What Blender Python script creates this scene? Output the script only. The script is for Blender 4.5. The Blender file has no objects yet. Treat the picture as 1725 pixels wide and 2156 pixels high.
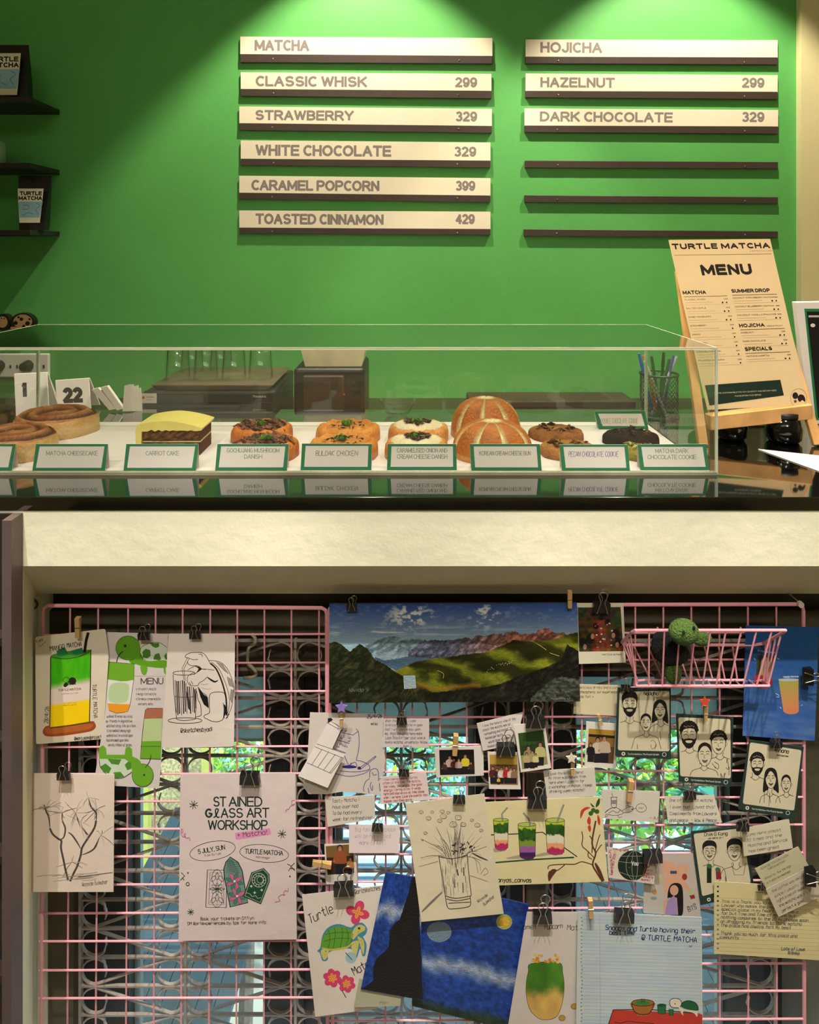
import bpy, bmesh, math, random
import numpy as np
from mathutils import Vector, Matrix
from mathutils.geometry import tessellate_polygon
R = random.Random(7)
SC = bpy.context.scene
# ---------- camera ----------
F, CX, CY, Z0 = 1400.0, 862.5, 520.0, 1.53
cam = bpy.data.cameras.new('camera'); co = bpy.data.objects.new('camera', cam); SC.collection.objects.link(co)
cam.sensor_fit = 'HORIZONTAL'; cam.sensor_width = 36; cam.lens = 36*F/1725
cam.shift_y = -(1078-CY)/1725; cam.clip_start = .02
co.location = (0, 0, Z0); co.rotation_euler = (math.pi/2, 0, 0); SC.camera = co
# ---------- view, world ----------
SC.view_settings.view_transform = 'Standard'; SC.view_settings.look = 'None'
SC.view_settings.gamma = 1; SC.view_settings.use_curve_mapping = False
SC.view_settings.exposure = 0.30
w = bpy.data.worlds.new('world'); SC.world = w; w.use_nodes = True
bgn = w.node_tree.nodes['Background']; bgn.inputs[0].default_value = (.62, .80, 1, 1); bgn.inputs[1].default_value = 2.2
SC.cycles.transparent_max_bounces = 40
# ---------- lights ----------
def lamp(name, typ, loc, rot, power, col, **k):
    l = bpy.data.lights.new(name, typ); l.energy = power; l.color = col
    for a, v in k.items(): setattr(l, a, v)
    o = bpy.data.objects.new(name, l); SC.collection.objects.link(o); o.location = loc; o.rotation_euler = rot
    return o
WARM = (1, .86, .67); YWALL = 2.35
sun = lamp('sun', 'SUN', (0, 6, 6), Vector((-.6, .25, -.76)).to_track_quat('-Z', 'Y').to_euler(), 6.5, (1, .94, .82), angle=.02)
for x in (-.17, .94):      # wall washers over the green wall
    lamp('wall_spot', 'SPOT', (x, YWALL-.43, 2.99), (0, 0, 0), 105, (1, .90, .70), spot_size=math.radians(86), spot_blend=.3, shadow_soft_size=.012)
for x, e in ((-.62, 56), (.15, 48), (.95, 54)):      # downlights over the pastry case
    lamp('down_spot', 'SPOT', (x, 1.0, 3.0), (math.radians(8), 0, 0), e, WARM, spot_size=math.radians(78), spot_blend=.6, shadow_soft_size=.03)
for x, e in ((-.84, 155), (-.42, 172), (.0, 192), (.42, 172), (.84, 186)):      # steep narrow downlights washing the papered window below
    lamp('steep_spot', 'SPOT', (x, .35, 3.0), (math.radians(15), 0, 0), e, (1, .95, .86), spot_size=math.radians(25), spot_blend=.75, shadow_soft_size=.012)
for x, e in ((-.75, 62), (.0, 56), (.8, 62)):      # added frontal fill from behind the camera, aimed at the case front
    lamp('front_fill_spot', 'SPOT', (x, -.5, 2.75), Vector((0, 1.82, -1.72)).to_track_quat('-Z', 'Y').to_euler(), e, (1, .93, .84), spot_size=math.radians(32), spot_blend=.7, shadow_soft_size=.04)
lamp('room_fill', 'AREA', (0, -.3, 3.0), (math.radians(22), 0, 0), 15, (1, .95, .82), shape='RECTANGLE', size=2.4, size_y=.9)  # unseen soft fill, added overhead behind the camera

# ---------- helpers ----------
def W(px, py, D): return Vector(((px-CX)*D/F, D, Z0-(py-CY)*D/F))
def lin(h):
    h = h.lstrip('#'); v = [int(h[i:i+2], 16)/255 for i in (0, 2, 4)]
    return tuple(c/12.92 if c <= .04045 else ((c+.055)/1.055)**2.4 for c in v)
MATS = {}
def pm(name, hexc, rough=.6, metal=0, var=.08, vs=30, bump=0, bs=80, alpha=None, coat=0, sss=0, spec=None):
    if name in MATS: return MATS[name]
    m = bpy.data.materials.new(name); m.use_nodes = True; MATS[name] = m
    nt = m.node_tree; b = nt.nodes['Principled BSDF']; c = lin(hexc)
    b.inputs['Roughness'].default_value = rough; b.inputs['Metallic'].default_value = metal
    if coat: b.inputs['Coat Weight'].default_value = coat; b.inputs['Coat Roughness'].default_value = .05
    if spec is not None: b.inputs['Specular IOR Level'].default_value = spec
    tc = nt.nodes.new('ShaderNodeTexCoord'); n = nt.nodes.new('ShaderNodeTexNoise'); n.inputs['Scale'].default_value = vs; n.inputs['Detail'].default_value = 4
    nt.links.new(tc.outputs['Object'], n.inputs['Vector'])
    r = nt.nodes.new('ShaderNodeValToRGB'); r.color_ramp.elements[0].position = .3; r.color_ramp.elements[1].position = .7
    r.color_ramp.elements[0].color = (*[x*(1-var) for x in c], 1); r.color_ramp.elements[1].color = (*[min(1, x*(1+var)) for x in c], 1)
    nt.links.new(n.outputs['Fac'], r.inputs[0]); nt.links.new(r.outputs[0], b.inputs['Base Color'])
    if bump:
        n2 = nt.nodes.new('ShaderNodeTexNoise'); n2.inputs['Scale'].default_value = bs; n2.inputs['Detail'].default_value = 5
        nt.links.new(tc.outputs['Object'], n2.inputs['Vector'])
        bp = nt.nodes.new('ShaderNodeBump'); bp.inputs['Strength'].default_value = bump; bp.inputs['Distance'].default_value = .01
        nt.links.new(n2.outputs['Fac'], bp.inputs['Height']); nt.links.new(bp.outputs[0], b.inputs['Normal'])
    return m
def colmat(name, rough=.7, bump=0, bs=200, coat=0, spec=.3):      # colour comes from the mesh's colour attribute
    m = pm(name, 'ffffff', rough, bump=bump, bs=bs, coat=coat, spec=spec); nt = m.node_tree
    b = nt.nodes['Principled BSDF']; a = nt.nodes.new('ShaderNodeVertexColor'); a.layer_name = 'Col'
    mx = nt.nodes.new('ShaderNodeMixRGB'); mx.blend_type = 'MULTIPLY'; mx.inputs[0].default_value = .6
    nt.links.new(a.outputs[0], mx.inputs[1]); nt.links.new(b.inputs['Base Color'].links[0].from_socket, mx.inputs[2])
    nt.links.new(mx.outputs[0], b.inputs['Base Color']); return m
def glassmat(name, tint, k=1.0, rough=.02, base=0, haze=0):
    m = bpy.data.materials.new(name); m.use_nodes = True; MATS[name] = m; nt = m.node_tree; nt.nodes.clear()
    o = nt.nodes.new('ShaderNodeOutputMaterial'); t = nt.nodes.new('ShaderNodeBsdfTransparent'); t.inputs[0].default_value = (*tint, 1)
    g = nt.nodes.new('ShaderNodeBsdfGlossy'); g.inputs['Roughness'].default_value = rough
    fr = nt.nodes.new('ShaderNodeFresnel'); fr.inputs[0].default_value = 1.49
    ml = nt.nodes.new('ShaderNodeMath'); ml.operation = 'MULTIPLY'; ml.inputs[1].default_value = k
    mx = nt.nodes.new('ShaderNodeMixShader')
    ge = nt.nodes.new('ShaderNodeNewGeometry'); sb = nt.nodes.new('ShaderNodeMath'); sb.operation = 'SUBTRACT'; sb.inputs[0].default_value = 1
    m2 = nt.nodes.new('ShaderNodeMath'); m2.operation = 'MULTIPLY'; m2.use_clamp = True
    nt.links.new(ge.outputs['Backfacing'], sb.inputs[1]); ad = nt.nodes.new('ShaderNodeMath'); ad.inputs[1].default_value = base
    nt.links.new(fr.outputs[0], ml.inputs[0]); nt.links.new(ml.outputs[0], ad.inputs[0]); nt.links.new(ad.outputs[0], m2.inputs[0]); nt.links.new(sb.outputs[0], m2.inputs[1]); nt.links.new(m2.outputs[0], mx.inputs[0])
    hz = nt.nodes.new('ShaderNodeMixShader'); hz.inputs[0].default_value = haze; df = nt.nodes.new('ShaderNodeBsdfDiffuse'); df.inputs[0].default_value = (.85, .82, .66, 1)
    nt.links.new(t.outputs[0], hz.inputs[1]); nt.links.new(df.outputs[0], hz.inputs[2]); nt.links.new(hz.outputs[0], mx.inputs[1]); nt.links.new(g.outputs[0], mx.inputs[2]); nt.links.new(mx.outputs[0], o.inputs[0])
    return m
LOC = {}
def tag(o, label=None, cat=None, group=None, kind=None):
    if label: o['label'] = label
    if cat: o['category'] = cat
    if group: o['group'] = group
    if kind: o['kind'] = kind
    return o
def thing(name, loc, label, cat, group=None):
    o = bpy.data.objects.new(name, None); SC.collection.objects.link(o); o.location = loc; o.empty_display_size = .02
    LOC[o] = Vector(loc); return tag(o, label, cat, group)
def kids(o): return [c for c in bpy.data.objects if c.parent == o]
def copy_tree(o, parent=None):
    c = o.copy(); SC.collection.objects.link(c)
    if parent: c.parent = parent
    for ch in kids(o): copy_tree(ch, c)
    return c
class MB:
    def __init__(s): s.v = []; s.f = []; s.c = []; s.cc = (1, 1, 1)
    def add(s, vs, fs, cols=None):
        n = len(s.v); s.v += [tuple(v) for v in vs]; s.f += [tuple(i+n for i in f) for f in fs]
        s.c += list(cols) if cols is not None else [s.cc]*len(vs)
        return s
    def box(s, a, b):
        x0, y0, z0 = a; x1, y1, z1 = b
        return s.hexa([(x0,y0,z0),(x1,y0,z0),(x1,y0,z1),(x0,y0,z1)], [(x0,y1,z0),(x1,y1,z0),(x1,y1,z1),(x0,y1,z1)])
    def hexa(s, q, r):      # front quad (bl, br, tr, tl) and back quad
        return s.add(list(q)+list(r), [(0,1,2,3),(7,6,5,4),(0,4,5,1),(1,5,6,2),(2,6,7,3),(3,7,4,0)])
    def tube(s, pts, r, n=8, closed=False, r2=None):
        pts = [Vector(p) for p in pts]; m = len(pts); vs = []; fs = []; up = None
        for i, p in enumerate(pts):
            if closed: t = pts[(i+1) % m]-pts[i-1]
            else: t = pts[min(i+1, m-1)]-pts[max(i-1, 0)]
            t.normalize()
            if up is None: up = Vector((0, 1, 0)) if abs(t.y) < .9 else Vector((1, 0, 0))
            a = t.cross(up)
            if a.length < 1e-4: a = t.orthogonal()
            a.normalize(); up = a.cross(t).normalized()
            rr = r if r2 is None else r+(r2-r)*i/max(1, m-1)
            if isinstance(r, (list, tuple)): rr = r[i]
            for k in range(n):
                th = 2*math.pi*k/n; vs.append(p+a*(rr*math.cos(th))+up*(rr*math.sin(th)))
        for i in range(m if closed else m-1):
            j = (i+1) % m
            for k in range(n): fs.append((i*n+k, i*n+(k+1) % n, j*n+(k+1) % n, j*n+k))
        if not closed: fs += [tuple(range(n))[::-1], tuple(range((m-1)*n, m*n))]
        return s.add(vs, fs)
    def lathe(s, c, prof, n=24, cap=True):      # prof = [(r, z)]
        vs = []; fs = []
        for r, z in prof:
            for k in range(n): vs.append((c[0]+r*math.cos(2*math.pi*k/n), c[1]+r*math.sin(2*math.pi*k/n), c[2]+z))
        for i in range(len(prof)-1):
            for k in range(n): fs.append((i*n+k, i*n+(k+1) % n, (i+1)*n+(k+1) % n, (i+1)*n+k))
        if cap: fs += [tuple(range(n))[::-1], tuple(range((len(prof)-1)*n, len(prof)*n))]
        return s.add(vs, fs)
    def prism(s, pts, dv):      # polygon extruded by vector
        n = len(pts); pts = [Vector(p) for p in pts]; dv = Vector(dv)
        vs = pts+[p+dv for p in pts]; tri = tessellate_polygon([pts])
        fs = [t for t in tri]+[tuple(i+n for i in t[::-1]) for t in tri]+[(i, (i+1) % n, (i+1) % n+n, i+n) for i in range(n)]
        return s.add(vs, fs)
    def build(s, name, mat, parent=None, smooth=False, kind=None, label=None, origin=None):
        if parent is not None:
            L = LOC[parent]
        else:
            a = np.array(s.v); L = Vector(((a[:,0].min()+a[:,0].max())/2, (a[:,1].min()+a[:,1].max())/2, a[:,2].min())) if origin is None else Vector(origin)
        me = bpy.data.meshes.new(name); me.from_pydata([(x-L.x, y-L.y, z-L.z) for x, y, z in s.v], [], s.f)
        ca = me.color_attributes.new('Col', 'FLOAT_COLOR', 'POINT')
        ca.data.foreach_set('color', np.hstack([np.array(s.c, dtype=np.float32), np.ones((len(s.v), 1), np.float32)]).ravel())
        bm = bmesh.new(); bm.from_mesh(me); bmesh.ops.recalc_face_normals(bm, faces=bm.faces); bm.to_mesh(me); bm.free()
        if smooth: me.polygons.foreach_set('use_smooth', [True]*len(me.polygons))
        me.materials.append(mat); o = bpy.data.objects.new(name, me); SC.collection.objects.link(o)
        if parent is not None: o.parent = parent; LOC[o] = L
        else: o.location = L; LOC[o] = L
        if kind: o['kind'] = kind
        if label: o['label'] = label
        return o
def bevel(o, wd=.002, seg=2):
    m = o.modifiers.new('bevel', 'BEVEL'); m.width = wd; m.segments = seg; m.limit_method = 'ANGLE'; return o
def struct(name, mb, mat): return mb.build(name, mat, kind='structure')
def catmull(p, closed=False, k=5):
    n = len(p)
    if n < 3: return list(p)
    out = []
    for i in range(n if closed else n-1):
        if closed: a, b, c, d = p[i-1], p[i], p[(i+1) % n], p[(i+2) % n]
        else: a, b, c, d = p[max(i-1, 0)], p[i], p[i+1], p[min(i+2, n-1)]
        for j in range(k):
            t = j/k; out.append(tuple(.5*((2*b[q])+(-a[q]+c[q])*t+(2*a[q]-5*b[q]+4*c[q]-d[q])*t*t+(-a[q]+3*b[q]-3*c[q]+d[q])*t**3) for q in range(len(b))))
    if not closed: out.append(tuple(p[-1]))
    return out
# smooth value noise
_G = np.random.RandomState(3).rand(64, 64)
def vn(x, y):
    x = np.asarray(x, float); y = np.asarray(y, float); xi = np.floor(x).astype(int); yi = np.floor(y).astype(int); fx = x-xi; fy = y-yi
    fx = fx*fx*(3-2*fx); fy = fy*fy*(3-2*fy); g = lambda a, b: _G[a % 64, b % 64]
    return (g(xi, yi)*(1-fx)+g(xi+1, yi)*fx)*(1-fy)+(g(xi, yi+1)*(1-fx)+g(xi+1, yi+1)*fx)*fy
def fbm(x, y, o=4):
    s = 0; a = .5
    for i in range(o): s = s+a*vn(x*2**i+i*7.3, y*2**i+i*3.1); a *= .5
    return s
# ---------- flat print on paper, laid out in the plane of each sheet ----------
GL = {'A':'022842|1434','B':'0208|0838473505|0535433202','C':'4738180604123243','D':'0208|082846442202','E':'48080242|0535','F':'480802|0535','G':'47381806041232434525','H':'0208|4248|0545','I':'2228','J':'3833221203','K':'0208|480542','L':'080242','M':'0208254842','N':'02084248','O':'180604123244463818','P':'0208|0838473505','Q':'180604123244463818|2342','R':'0208|0838473505|2542','S':'47381807153543321203','T':'0848|2228','U':'080312324348','V':'082248','W':'0812253248','X':'0248|0842','Y':'082548|2522','Z':'08480242',
'a':'46260503123243|4642','b':'0802|0516364543321203','c':'4636160503123243','d':'4842|4536160503123243','e':'04444536160503123242','f':'48382722|1646','g':'4536160503123243|4641301001','h':'0802|0516364542','i':'2622|2727','j':'262110|2727','k':'0802|460442','l':'282332','m':'0602|05162522|25364542','n':'0602|0516364542','o':'160503123243453616','p':'0600|0516364543321203','q':'4640|4536160503123243','r':'0602|04163645','s':'453616051434433202','t':'28233243|0646','u':'0603123243|4642','v':'062246','w':'0612243246','x':'0642|0246','y':'0624|4610','z':'06460242',
'0':'180604123244463818','1':'172822','2':'071838460242','3':'0848253543321203','4':'32380444','5':'48080535433202','6':'38160403123243443505','7':'084812','8':'2507183847250312324325','9':'453516071838474512','@':'35251413233345|3345471805031242','!':'2824|2222','.':'2222','-':'0535','+':'0545|2327','&':'421638270312223544','/':'0248','?':'0718384624|2222','_':'0242',':':'2525|2323',',':'2311',"'":'2827'}
def _a(cx, cy, rx, ry, a0, a1, n=9): return [(cx+rx*math.cos(math.radians(a0+(a1-a0)*i/n)), cy+ry*math.sin(math.radians(a0+(a1-a0)*i/n))) for i in range(n+1)]
PG = {'A':[[(0,0),(2.9,8),(5.8,0)],[(1,2.7),(4.8,2.7)]],'B':[[(0,0),(0,8),(3,8)]+_a(3,6.05,2,1.95,90,-90)+[(0,4.1)],[(3,4.1)]+_a(3,2.05,2.3,2.05,90,-90)+[(0,0)]],'C':[_a(3.1,4,3,4,48,312,14)],
'D':[[(0,0),(0,8),(2.2,8)]+_a(2.2,4,3.4,4,90,-90)+[(0,0)]],'E':[[(4.8,8),(0,8),(0,0),(4.8,0)],[(0,4.2),(4.4,4.2)]],'F':[[(4.8,8),(0,8),(0,0)],[(0,4.2),(4.2,4.2)]],'G':[_a(3.1,4,3,4,48,350,14)+[(3.4,3.8)]],
'H':[[(0,0),(0,8)],[(5.2,0),(5.2,8)],[(0,4.2),(5.2,4.2)]],'I':[[(0,0),(0,8)]],'J':[[(3.8,8),(3.8,2.3)]+_a(1.9,2.3,1.9,2.3,0,-180)],'K':[[(0,0),(0,8)],[(5.2,8),(0,3)],[(1.8,4.6),(5.4,0)]],'L':[[(0,8),(0,0),(4.4,0)]],
'M':[[(0,0),(0,8),(3.4,1.2),(6.8,8),(6.8,0)]],'N':[[(0,0),(0,8),(5.2,0),(5.2,8)]],'O':[_a(3.2,4,3.2,4,0,360,18)],'P':[[(0,0),(0,8),(3,8)]+_a(3,5.8,2.2,2.2,90,-90)+[(0,3.6)]],'Q':[_a(3.2,4,3.2,4,0,360,18),[(3.6,2),(6.2,-.3)]],
'R':[[(0,0),(0,8),(3.1,8)]+_a(3.1,5.9,2.2,2.1,90,-90)+[(0,3.8)],[(3,3.8),(5.5,0)]],'S':[_a(2.8,5.95,2.4,2.05,22,270)+_a(2.8,2.05,2.6,2.05,90,-158)],'T':[[(0,8),(5.4,8)],[(2.7,8),(2.7,0)]],'U':[[(0,8)]+_a(2.65,2.7,2.65,2.7,180,360)+[(5.3,8)]],
'V':[[(0,8),(2.8,0),(5.6,8)]],'W':[[(0,8),(1.9,0),(3.9,7.6),(5.9,0),(7.8,8)]],'X':[[(0,8),(5.4,0)],[(0,0),(5.4,8)]],'Y':[[(0,8),(2.8,3.6),(5.6,8)],[(2.8,3.6),(2.8,0)]],'Z':[[(0,8),(5,8),(0,0),(5,0)]],
'0':[_a(2.5,4,2.4,4,0,360,16)],'1':[[(.6,6),(2.4,8),(2.4,0)]],'2':[_a(2.5,5.7,2.3,2.3,165,-35)+[(.1,0),(5,0)]],'3':[_a(2.4,6.05,2.1,1.95,155,-90),_a(2.4,2.1,2.4,2.1,90,-155)],'4':[[(3.8,0),(3.8,8),(0,2.2),(5,2.2)]],
'5':[[(4.6,8),(1,8),(.5,4.2)]+_a(2.5,2.6,2.4,2.6,128,-155)],'6':[_a(2.5,2.6,2.4,2.6,0,360,14),_a(2.5,4,2.4,4,180,35)],'7':[[(0,8),(4.8,8),(1.6,0)]],'8':[_a(2.5,6,2,2,0,360,12),_a(2.5,2.1,2.4,2.1,0,360,14)],'9':[_a(2.5,5.4,2.4,2.6,0,360,14),_a(2.5,4,2.4,4,0,-145)],
'.':[[(0,0),(0,.3)]],',':[[(.3,.3),(0,-1)]],'+':[[(0,4),(4.4,4)],[(2.2,6.2),(2.2,1.8)]],'&':[[(5,0),(1,6.3),(2.2,8),(3.4,6.4),(.3,2),(2,0),(5,3.4)]],'-':[[(0,3.5),(3,3.5)]],'!':[[(0,8),(0,2.4)],[(0,0),(0,.3)]],'?':[_a(2.2,6,2.2,2,170,-60)+[(2.2,2.4)],[(2.2,0),(2.2,.3)]]}
PAPER_GAP = .00004
class Art(MB):
    def __init__(s, D, tx=0, ty=0, ref=(0, 0)):
        super().__init__(); s.i0 = 1/D; s.tx = tx; s.ty = ty; s.ref = ref; s.off = PAPER_GAP; s.last = None; s.clip = None
    def depth(s, x, y): return 1/(s.i0+s.tx*(x-s.ref[0])+s.ty*(y-s.ref[1]))
    def P(s, x, y, off=None): return W(x, y, s.depth(x, y)-(s.off if off is None else off))
    def _c(s, col):
        s.off += 1.6e-6
        s.cc = lin(col) if isinstance(col, str) else col
    def fill(s, pts, col, smooth=False):
        s._c(col)
        if smooth: pts = catmull(pts, True)
        tri = tessellate_polygon([[Vector((x, y, 0)) for x, y in pts]])
        s.add([s.P(x, y) for x, y in pts], tri); return s
    def stroke(s, pts, w, col, smooth=True, closed=False, taper=False):
        s._c(col)
        if len(pts) == 2 and pts[0] == pts[1]: return s.ell(pts[0][0], pts[0][1], w*.7, w*.7, col, n=6)
        if smooth: pts = catmull(pts, closed, 4)
        if s.clip:
            x0, y0, x1, y1 = s.clip; k = [x0 <= p[0] <= x1 and y0 <= p[1] <= y1 for p in pts]
            if not all(k):
                run = []; old = s.clip; s.clip = None; dense = []
                for i in range(len(pts)-1):
                    for j in range(6): dense.append((pts[i][0]+(pts[i+1][0]-pts[i][0])*j/6, pts[i][1]+(pts[i+1][1]-pts[i][1])*j/6))
                for p in dense+[None]:
                    if p and x0 <= p[0] <= x1 and y0 <= p[1] <= y1: run.append(p)
                    else:
                        if len(run) > 1: s.stroke(run, w, col, False)
                        run = []
                s.clip = old; return s
        m = len(pts); vs = []; fs = []
        for i, (x, y) in enumerate(pts):
            if closed: a, b = pts[i-1], pts[(i+1) % m]
            else: a, b = pts[max(i-1, 0)], pts[min(i+1, m-1)]
            dx, dy = b[0]-a[0], b[1]-a[1]; l = math.hypot(dx, dy) or 1; h = w/2
            if taper: h *= .35+1.1*math.sin(math.pi*(i+.5)/m)
            vs += [s.P(x-dy/l*h, y+dx/l*h), s.P(x+dy/l*h, y-dx/l*h)]
        for i in range(m if closed else m-1): j = (i+1) % m; fs.append((2*i, 2*i+1, 2*j+1, 2*j))
        s.add(vs, fs); return s
    def ell(s, cx, cy, rx, ry, col, rot=0, n=20, line=0, a0=0, a1=360):
        c, q = math.cos(math.radians(rot)), math.sin(math.radians(rot)); pts = []
        full = a1-a0 == 360
        for k in range(n if full else n+1):
            t = math.radians(a0+(a1-a0)*k/n); x, y = rx*math.cos(t), ry*math.sin(t); pts.append((cx+x*c-y*q, cy+x*q+y*c))
        return s.stroke(pts, line, col, False, full) if line else s.fill(pts, col)
    def rect(s, x0, y0, x1, y1, col): return s.fill([(x0,y0),(x1,y0),(x1,y1),(x0,y1)], col)
    def lines(s, groups, w, col, smooth=True):
        for g in groups: s.stroke(g, w, col, smooth)
        return s
    def txt(s, x, y, t, h, w, col, rot=0, slant=.12, fit=None, jit=.25, smooth=True, gap=1.3):
        u = h/6; r = math.radians(rot); c, q = math.cos(r), math.sin(r); cur = 0; runs = []
        for ch in t:
            if ch == ' ': cur += 3.2; continue
            g = GL.get(ch)
            if not g: cur += 3; continue
            nar = ch in "iIl.!',:1"; jy = R.uniform(-jit, jit)
            for path in g.split('|'):
                runs.append([(cur+int(path[i])-(1 if nar else 0), int(path[i+1])-2+jy) for i in range(0, len(path), 2)])
            cur += (2 if nar else 4)+gap
        k = fit/(cur*u) if fit else 1
        for p in runs:
            pts = []
            for a, b in p:
                a = (a+b*slant)*u*k; b = b*u; pts.append((x+a*c+b*q, y+a*q-b*c))
            s.stroke(pts, w, col, smooth and len(pts) > 2)
        return s
    def para(s, x, y, rows, h, w, col, dy, rot=0, fit=None, slant=.15):
        r = math.radians(rot)
        for i, t in enumerate(rows):
            if t: s.txt(x-math.sin(r)*dy*i+R.uniform(-1, 1), y+math.cos(r)*dy*i, t, h, w, col, rot, slant, fit=(fit*(len(t)/max(len(q) for q in rows)) if fit else None))
        return s
    def ptxt(s, x, y, t, h, col, fit=None, bold=0, rot=0, q=None):
        s._c(col); s.off += 7e-6; cur = 0; runs = []; gp = 1.4+bold*22; u = h/8; sw = h*(.135+bold*2.3)
        for ch in t:
            if ch == ' ': cur += 2.6; continue
            if ch in PG: g = PG[ch]
            elif ch in GL: g = [[(int(p[i]), (int(p[i+1])-2)*1.33) for i in range(0, len(p), 2)] for p in GL[ch].split('|')]
            else: continue
            for p in g: runs.append([(cur+a, b) for a, b in p])
            cur += max(a for p in g for a, b in p)+gp
        cur -= gp; k = (fit-sw)/(cur*u) if fit else 1; r = math.radians(rot); c, sn = math.cos(r), math.sin(r)
        def mp(a, b):
            if q: return q(x+a, y-b)
            return (x+a*c+b*sn, y+a*sn-b*c)
        vs = []; fs = []; hw = sw/2
        for p in runs:
            pts = [(a*u*k+hw, b*(h-sw)/8+hw) for a, b in p]
            for i in range(len(pts)-1):
                (ax, ay), (bx, by) = pts[i], pts[i+1]; dx, dy = bx-ax, by-ay; l = math.hypot(dx, dy) or 1; dx /= l; dy /= l
                e = hw*.55 if l > 2*u else hw*.3
                e0 = hw*.95 if i == 0 and l > 3*u else e; e1 = hw*.95 if i == len(pts)-2 and l > 3*u else e
                n = len(vs); s.off += (1e-6 if (n//4) % 5 else -4e-6)
                vs += [s.P(*mp(ax-dx*e0-dy*hw, ay-dy*e0+dx*hw)), s.P(*mp(ax-dx*e0+dy*hw, ay-dy*e0-dx*hw)), s.P(*mp(bx+dx*e1+dy*hw, by+dy*e1-dx*hw)), s.P(*mp(bx+dx*e1-dy*hw, by+dy*e1+dx*hw))]
                fs.append((n, n+1, n+2, n+3))
        s.add(vs, fs); return s
    def raster(s, quad, nx, ny, fn):      # quad tl,tr,br,bl ; fn(u,v)->(n,3) sRGB 0..1
        s.off += .00001; s.last = None
        u, v = np.meshgrid(np.linspace(0, 1, nx+1), np.linspace(0, 1, ny+1)); u = u.ravel(); v = v.ravel()
        c = np.clip(fn(u, v), 0, 1)**2.2
        a, b, d, e = quad; x = (a[0]*(1-u)+b[0]*u)*(1-v)+(e[0]*(1-u)+d[0]*u)*v; y = (a[1]*(1-u)+b[1]*u)*(1-v)+(e[1]*(1-u)+d[1]*u)*v
        m = nx+1; s.add([s.P(p, r) for p, r in zip(x, y)], [(j*m+i, j*m+i+1, (j+1)*m+i+1, (j+1)*m+i) for j in range(ny) for i in range(nx)], [tuple(t) for t in c]); return s
INK = colmat('printed_ink', .65)
FOOD = colmat('baked_crust', .42, bump=.5, bs=160, spec=.5)
FOODM = colmat('crumb', .85, bump=1, bs=260)
GLOSSART = colmat('oil_paint', .38, bump=.25, bs=300)
def paper(name, quad, D, col, label, cat, tilt=(0, 0), th=.0004, mat=None, group=None, round_=0, rough=.75, part='sheet'):
    """sheet of paper at depth D (px quad tl,tr,br,bl); returns (thing, Art bound to its plane)"""
    ref = ((quad[0][0]+quad[2][0])/2, (quad[0][1]+quad[2][1])/2)
    A = Art(D, tilt[0], tilt[1], ref); pts = quad
    if round_:
        pts = []
        n = len(quad)
        for i in range(n):
            a, b, c = [Vector(quad[j % n]) for j in (i-1, i, i+1)]
            p, q = b+(a-b).normalized()*round_, b+(c-b).normalized()*round_
            for t in (0, .33, .67, 1): pts.append(tuple(p*(1-t)**2+b*2*t*(1-t)+q*t*t))
    L = W((quad[2][0]+quad[3][0])/2, (quad[2][1]+quad[3][1])/2, D)
    T = thing(name, L, label, cat, group)
    m = mat or pm('paper_'+col, col, rough, var=.02, vs=12, bump=.12, bs=25)
    MB().prism([A.P(x, y, 0) for x, y in pts], (0, th, 0)).build(part, m, T)
    return T, A
# ================= setting: upper room =================
YW = 2.35
GREEN = pm('green_wall_paint', '58a955', .6, var=.05, vs=3, bump=.05, bs=60)
CREAM = pm('cream_plaster', 'e3dfc2', .8, var=.03, vs=5, bump=.12, bs=40)
CREAM2 = pm('cream_paint', 'd8cc9c', .7, var=.03, vs=4, bump=.1, bs=20)
BLACKG = pm('black_granite', '050505', .05, var=.5, vs=90, coat=1)
BLACKG.node_tree.nodes['Principled BSDF'].inputs['Coat IOR'].default_value = 2.3
BLACK = pm('black_satin', '141213', .45, var=.1)
BROWNAL = pm('brown_anodised', '4a3d38', .42, metal=.25, var=.06, vs=60)
BOARD = pm('cream_board', 'efe3cd', .28, var=.02, vs=8)
WHITE = pm('white_card', 'e9dfda', .7, var=.02)
STEEL = pm('steel', 'c9c4bc', .28, metal=1, var=.05)
GLASS = glassmat('acrylic', (.972, .988, .976), 1.3, .02, .012, .012)
XR = (1677-CX)*YW/F
struct('wall_back', MB().box((-2, YW, .9), (XR, YW+.12, 3.1)), GREEN)
struct('trim_1', MB().box((XR, YW-.03, .9), (2.05, YW+.12, 3.1)), CREAM2)
struct('ceiling', MB().box((-2.1, -1.7, 3.1), (2.1, 2.47, 3.05)), pm('ceiling_paint', 'd9d2b8', .8))
struct('floor', MB().box((-2.1, -1.7, -.1), (2.1, 1.17, 0)), pm('floor_stone', '6a6258', .5, bump=.1))
struct('wall_left', MB().box((-2.1, -1.7, 0), (-2, 2.47, 3.1)), CREAM2)
struct('wall_right', MB().box((2, -1.7, 0), (2.1, 2.35, 3.1)), CREAM2)
struct('wall_front', MB().box((-2.1, -1.8, 0), (2.1, -1.7, 3.1)), CREAM2)
ZC = 1.097
ct = thing('counter', (0, 1.46, 1.073), 'long black polished stone counter carrying the clear pastry case', 'counter')
bevel(MB().box((-1.99, 1.15, 1.0735), (1.99, 1.775, ZC)).build('counter_top', BLACKG, ct), .0015)
bc = thing('back_counter', (0, 2.07, .94), 'low dark back counter along the green wall behind the pastry case', 'counter')
MB().box((-1.99, 1.79, .9), (1.99, 2.35, .996)).build('counter_top', pm('dark_laminate', '241c17', .3, var=.2), bc)
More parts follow.
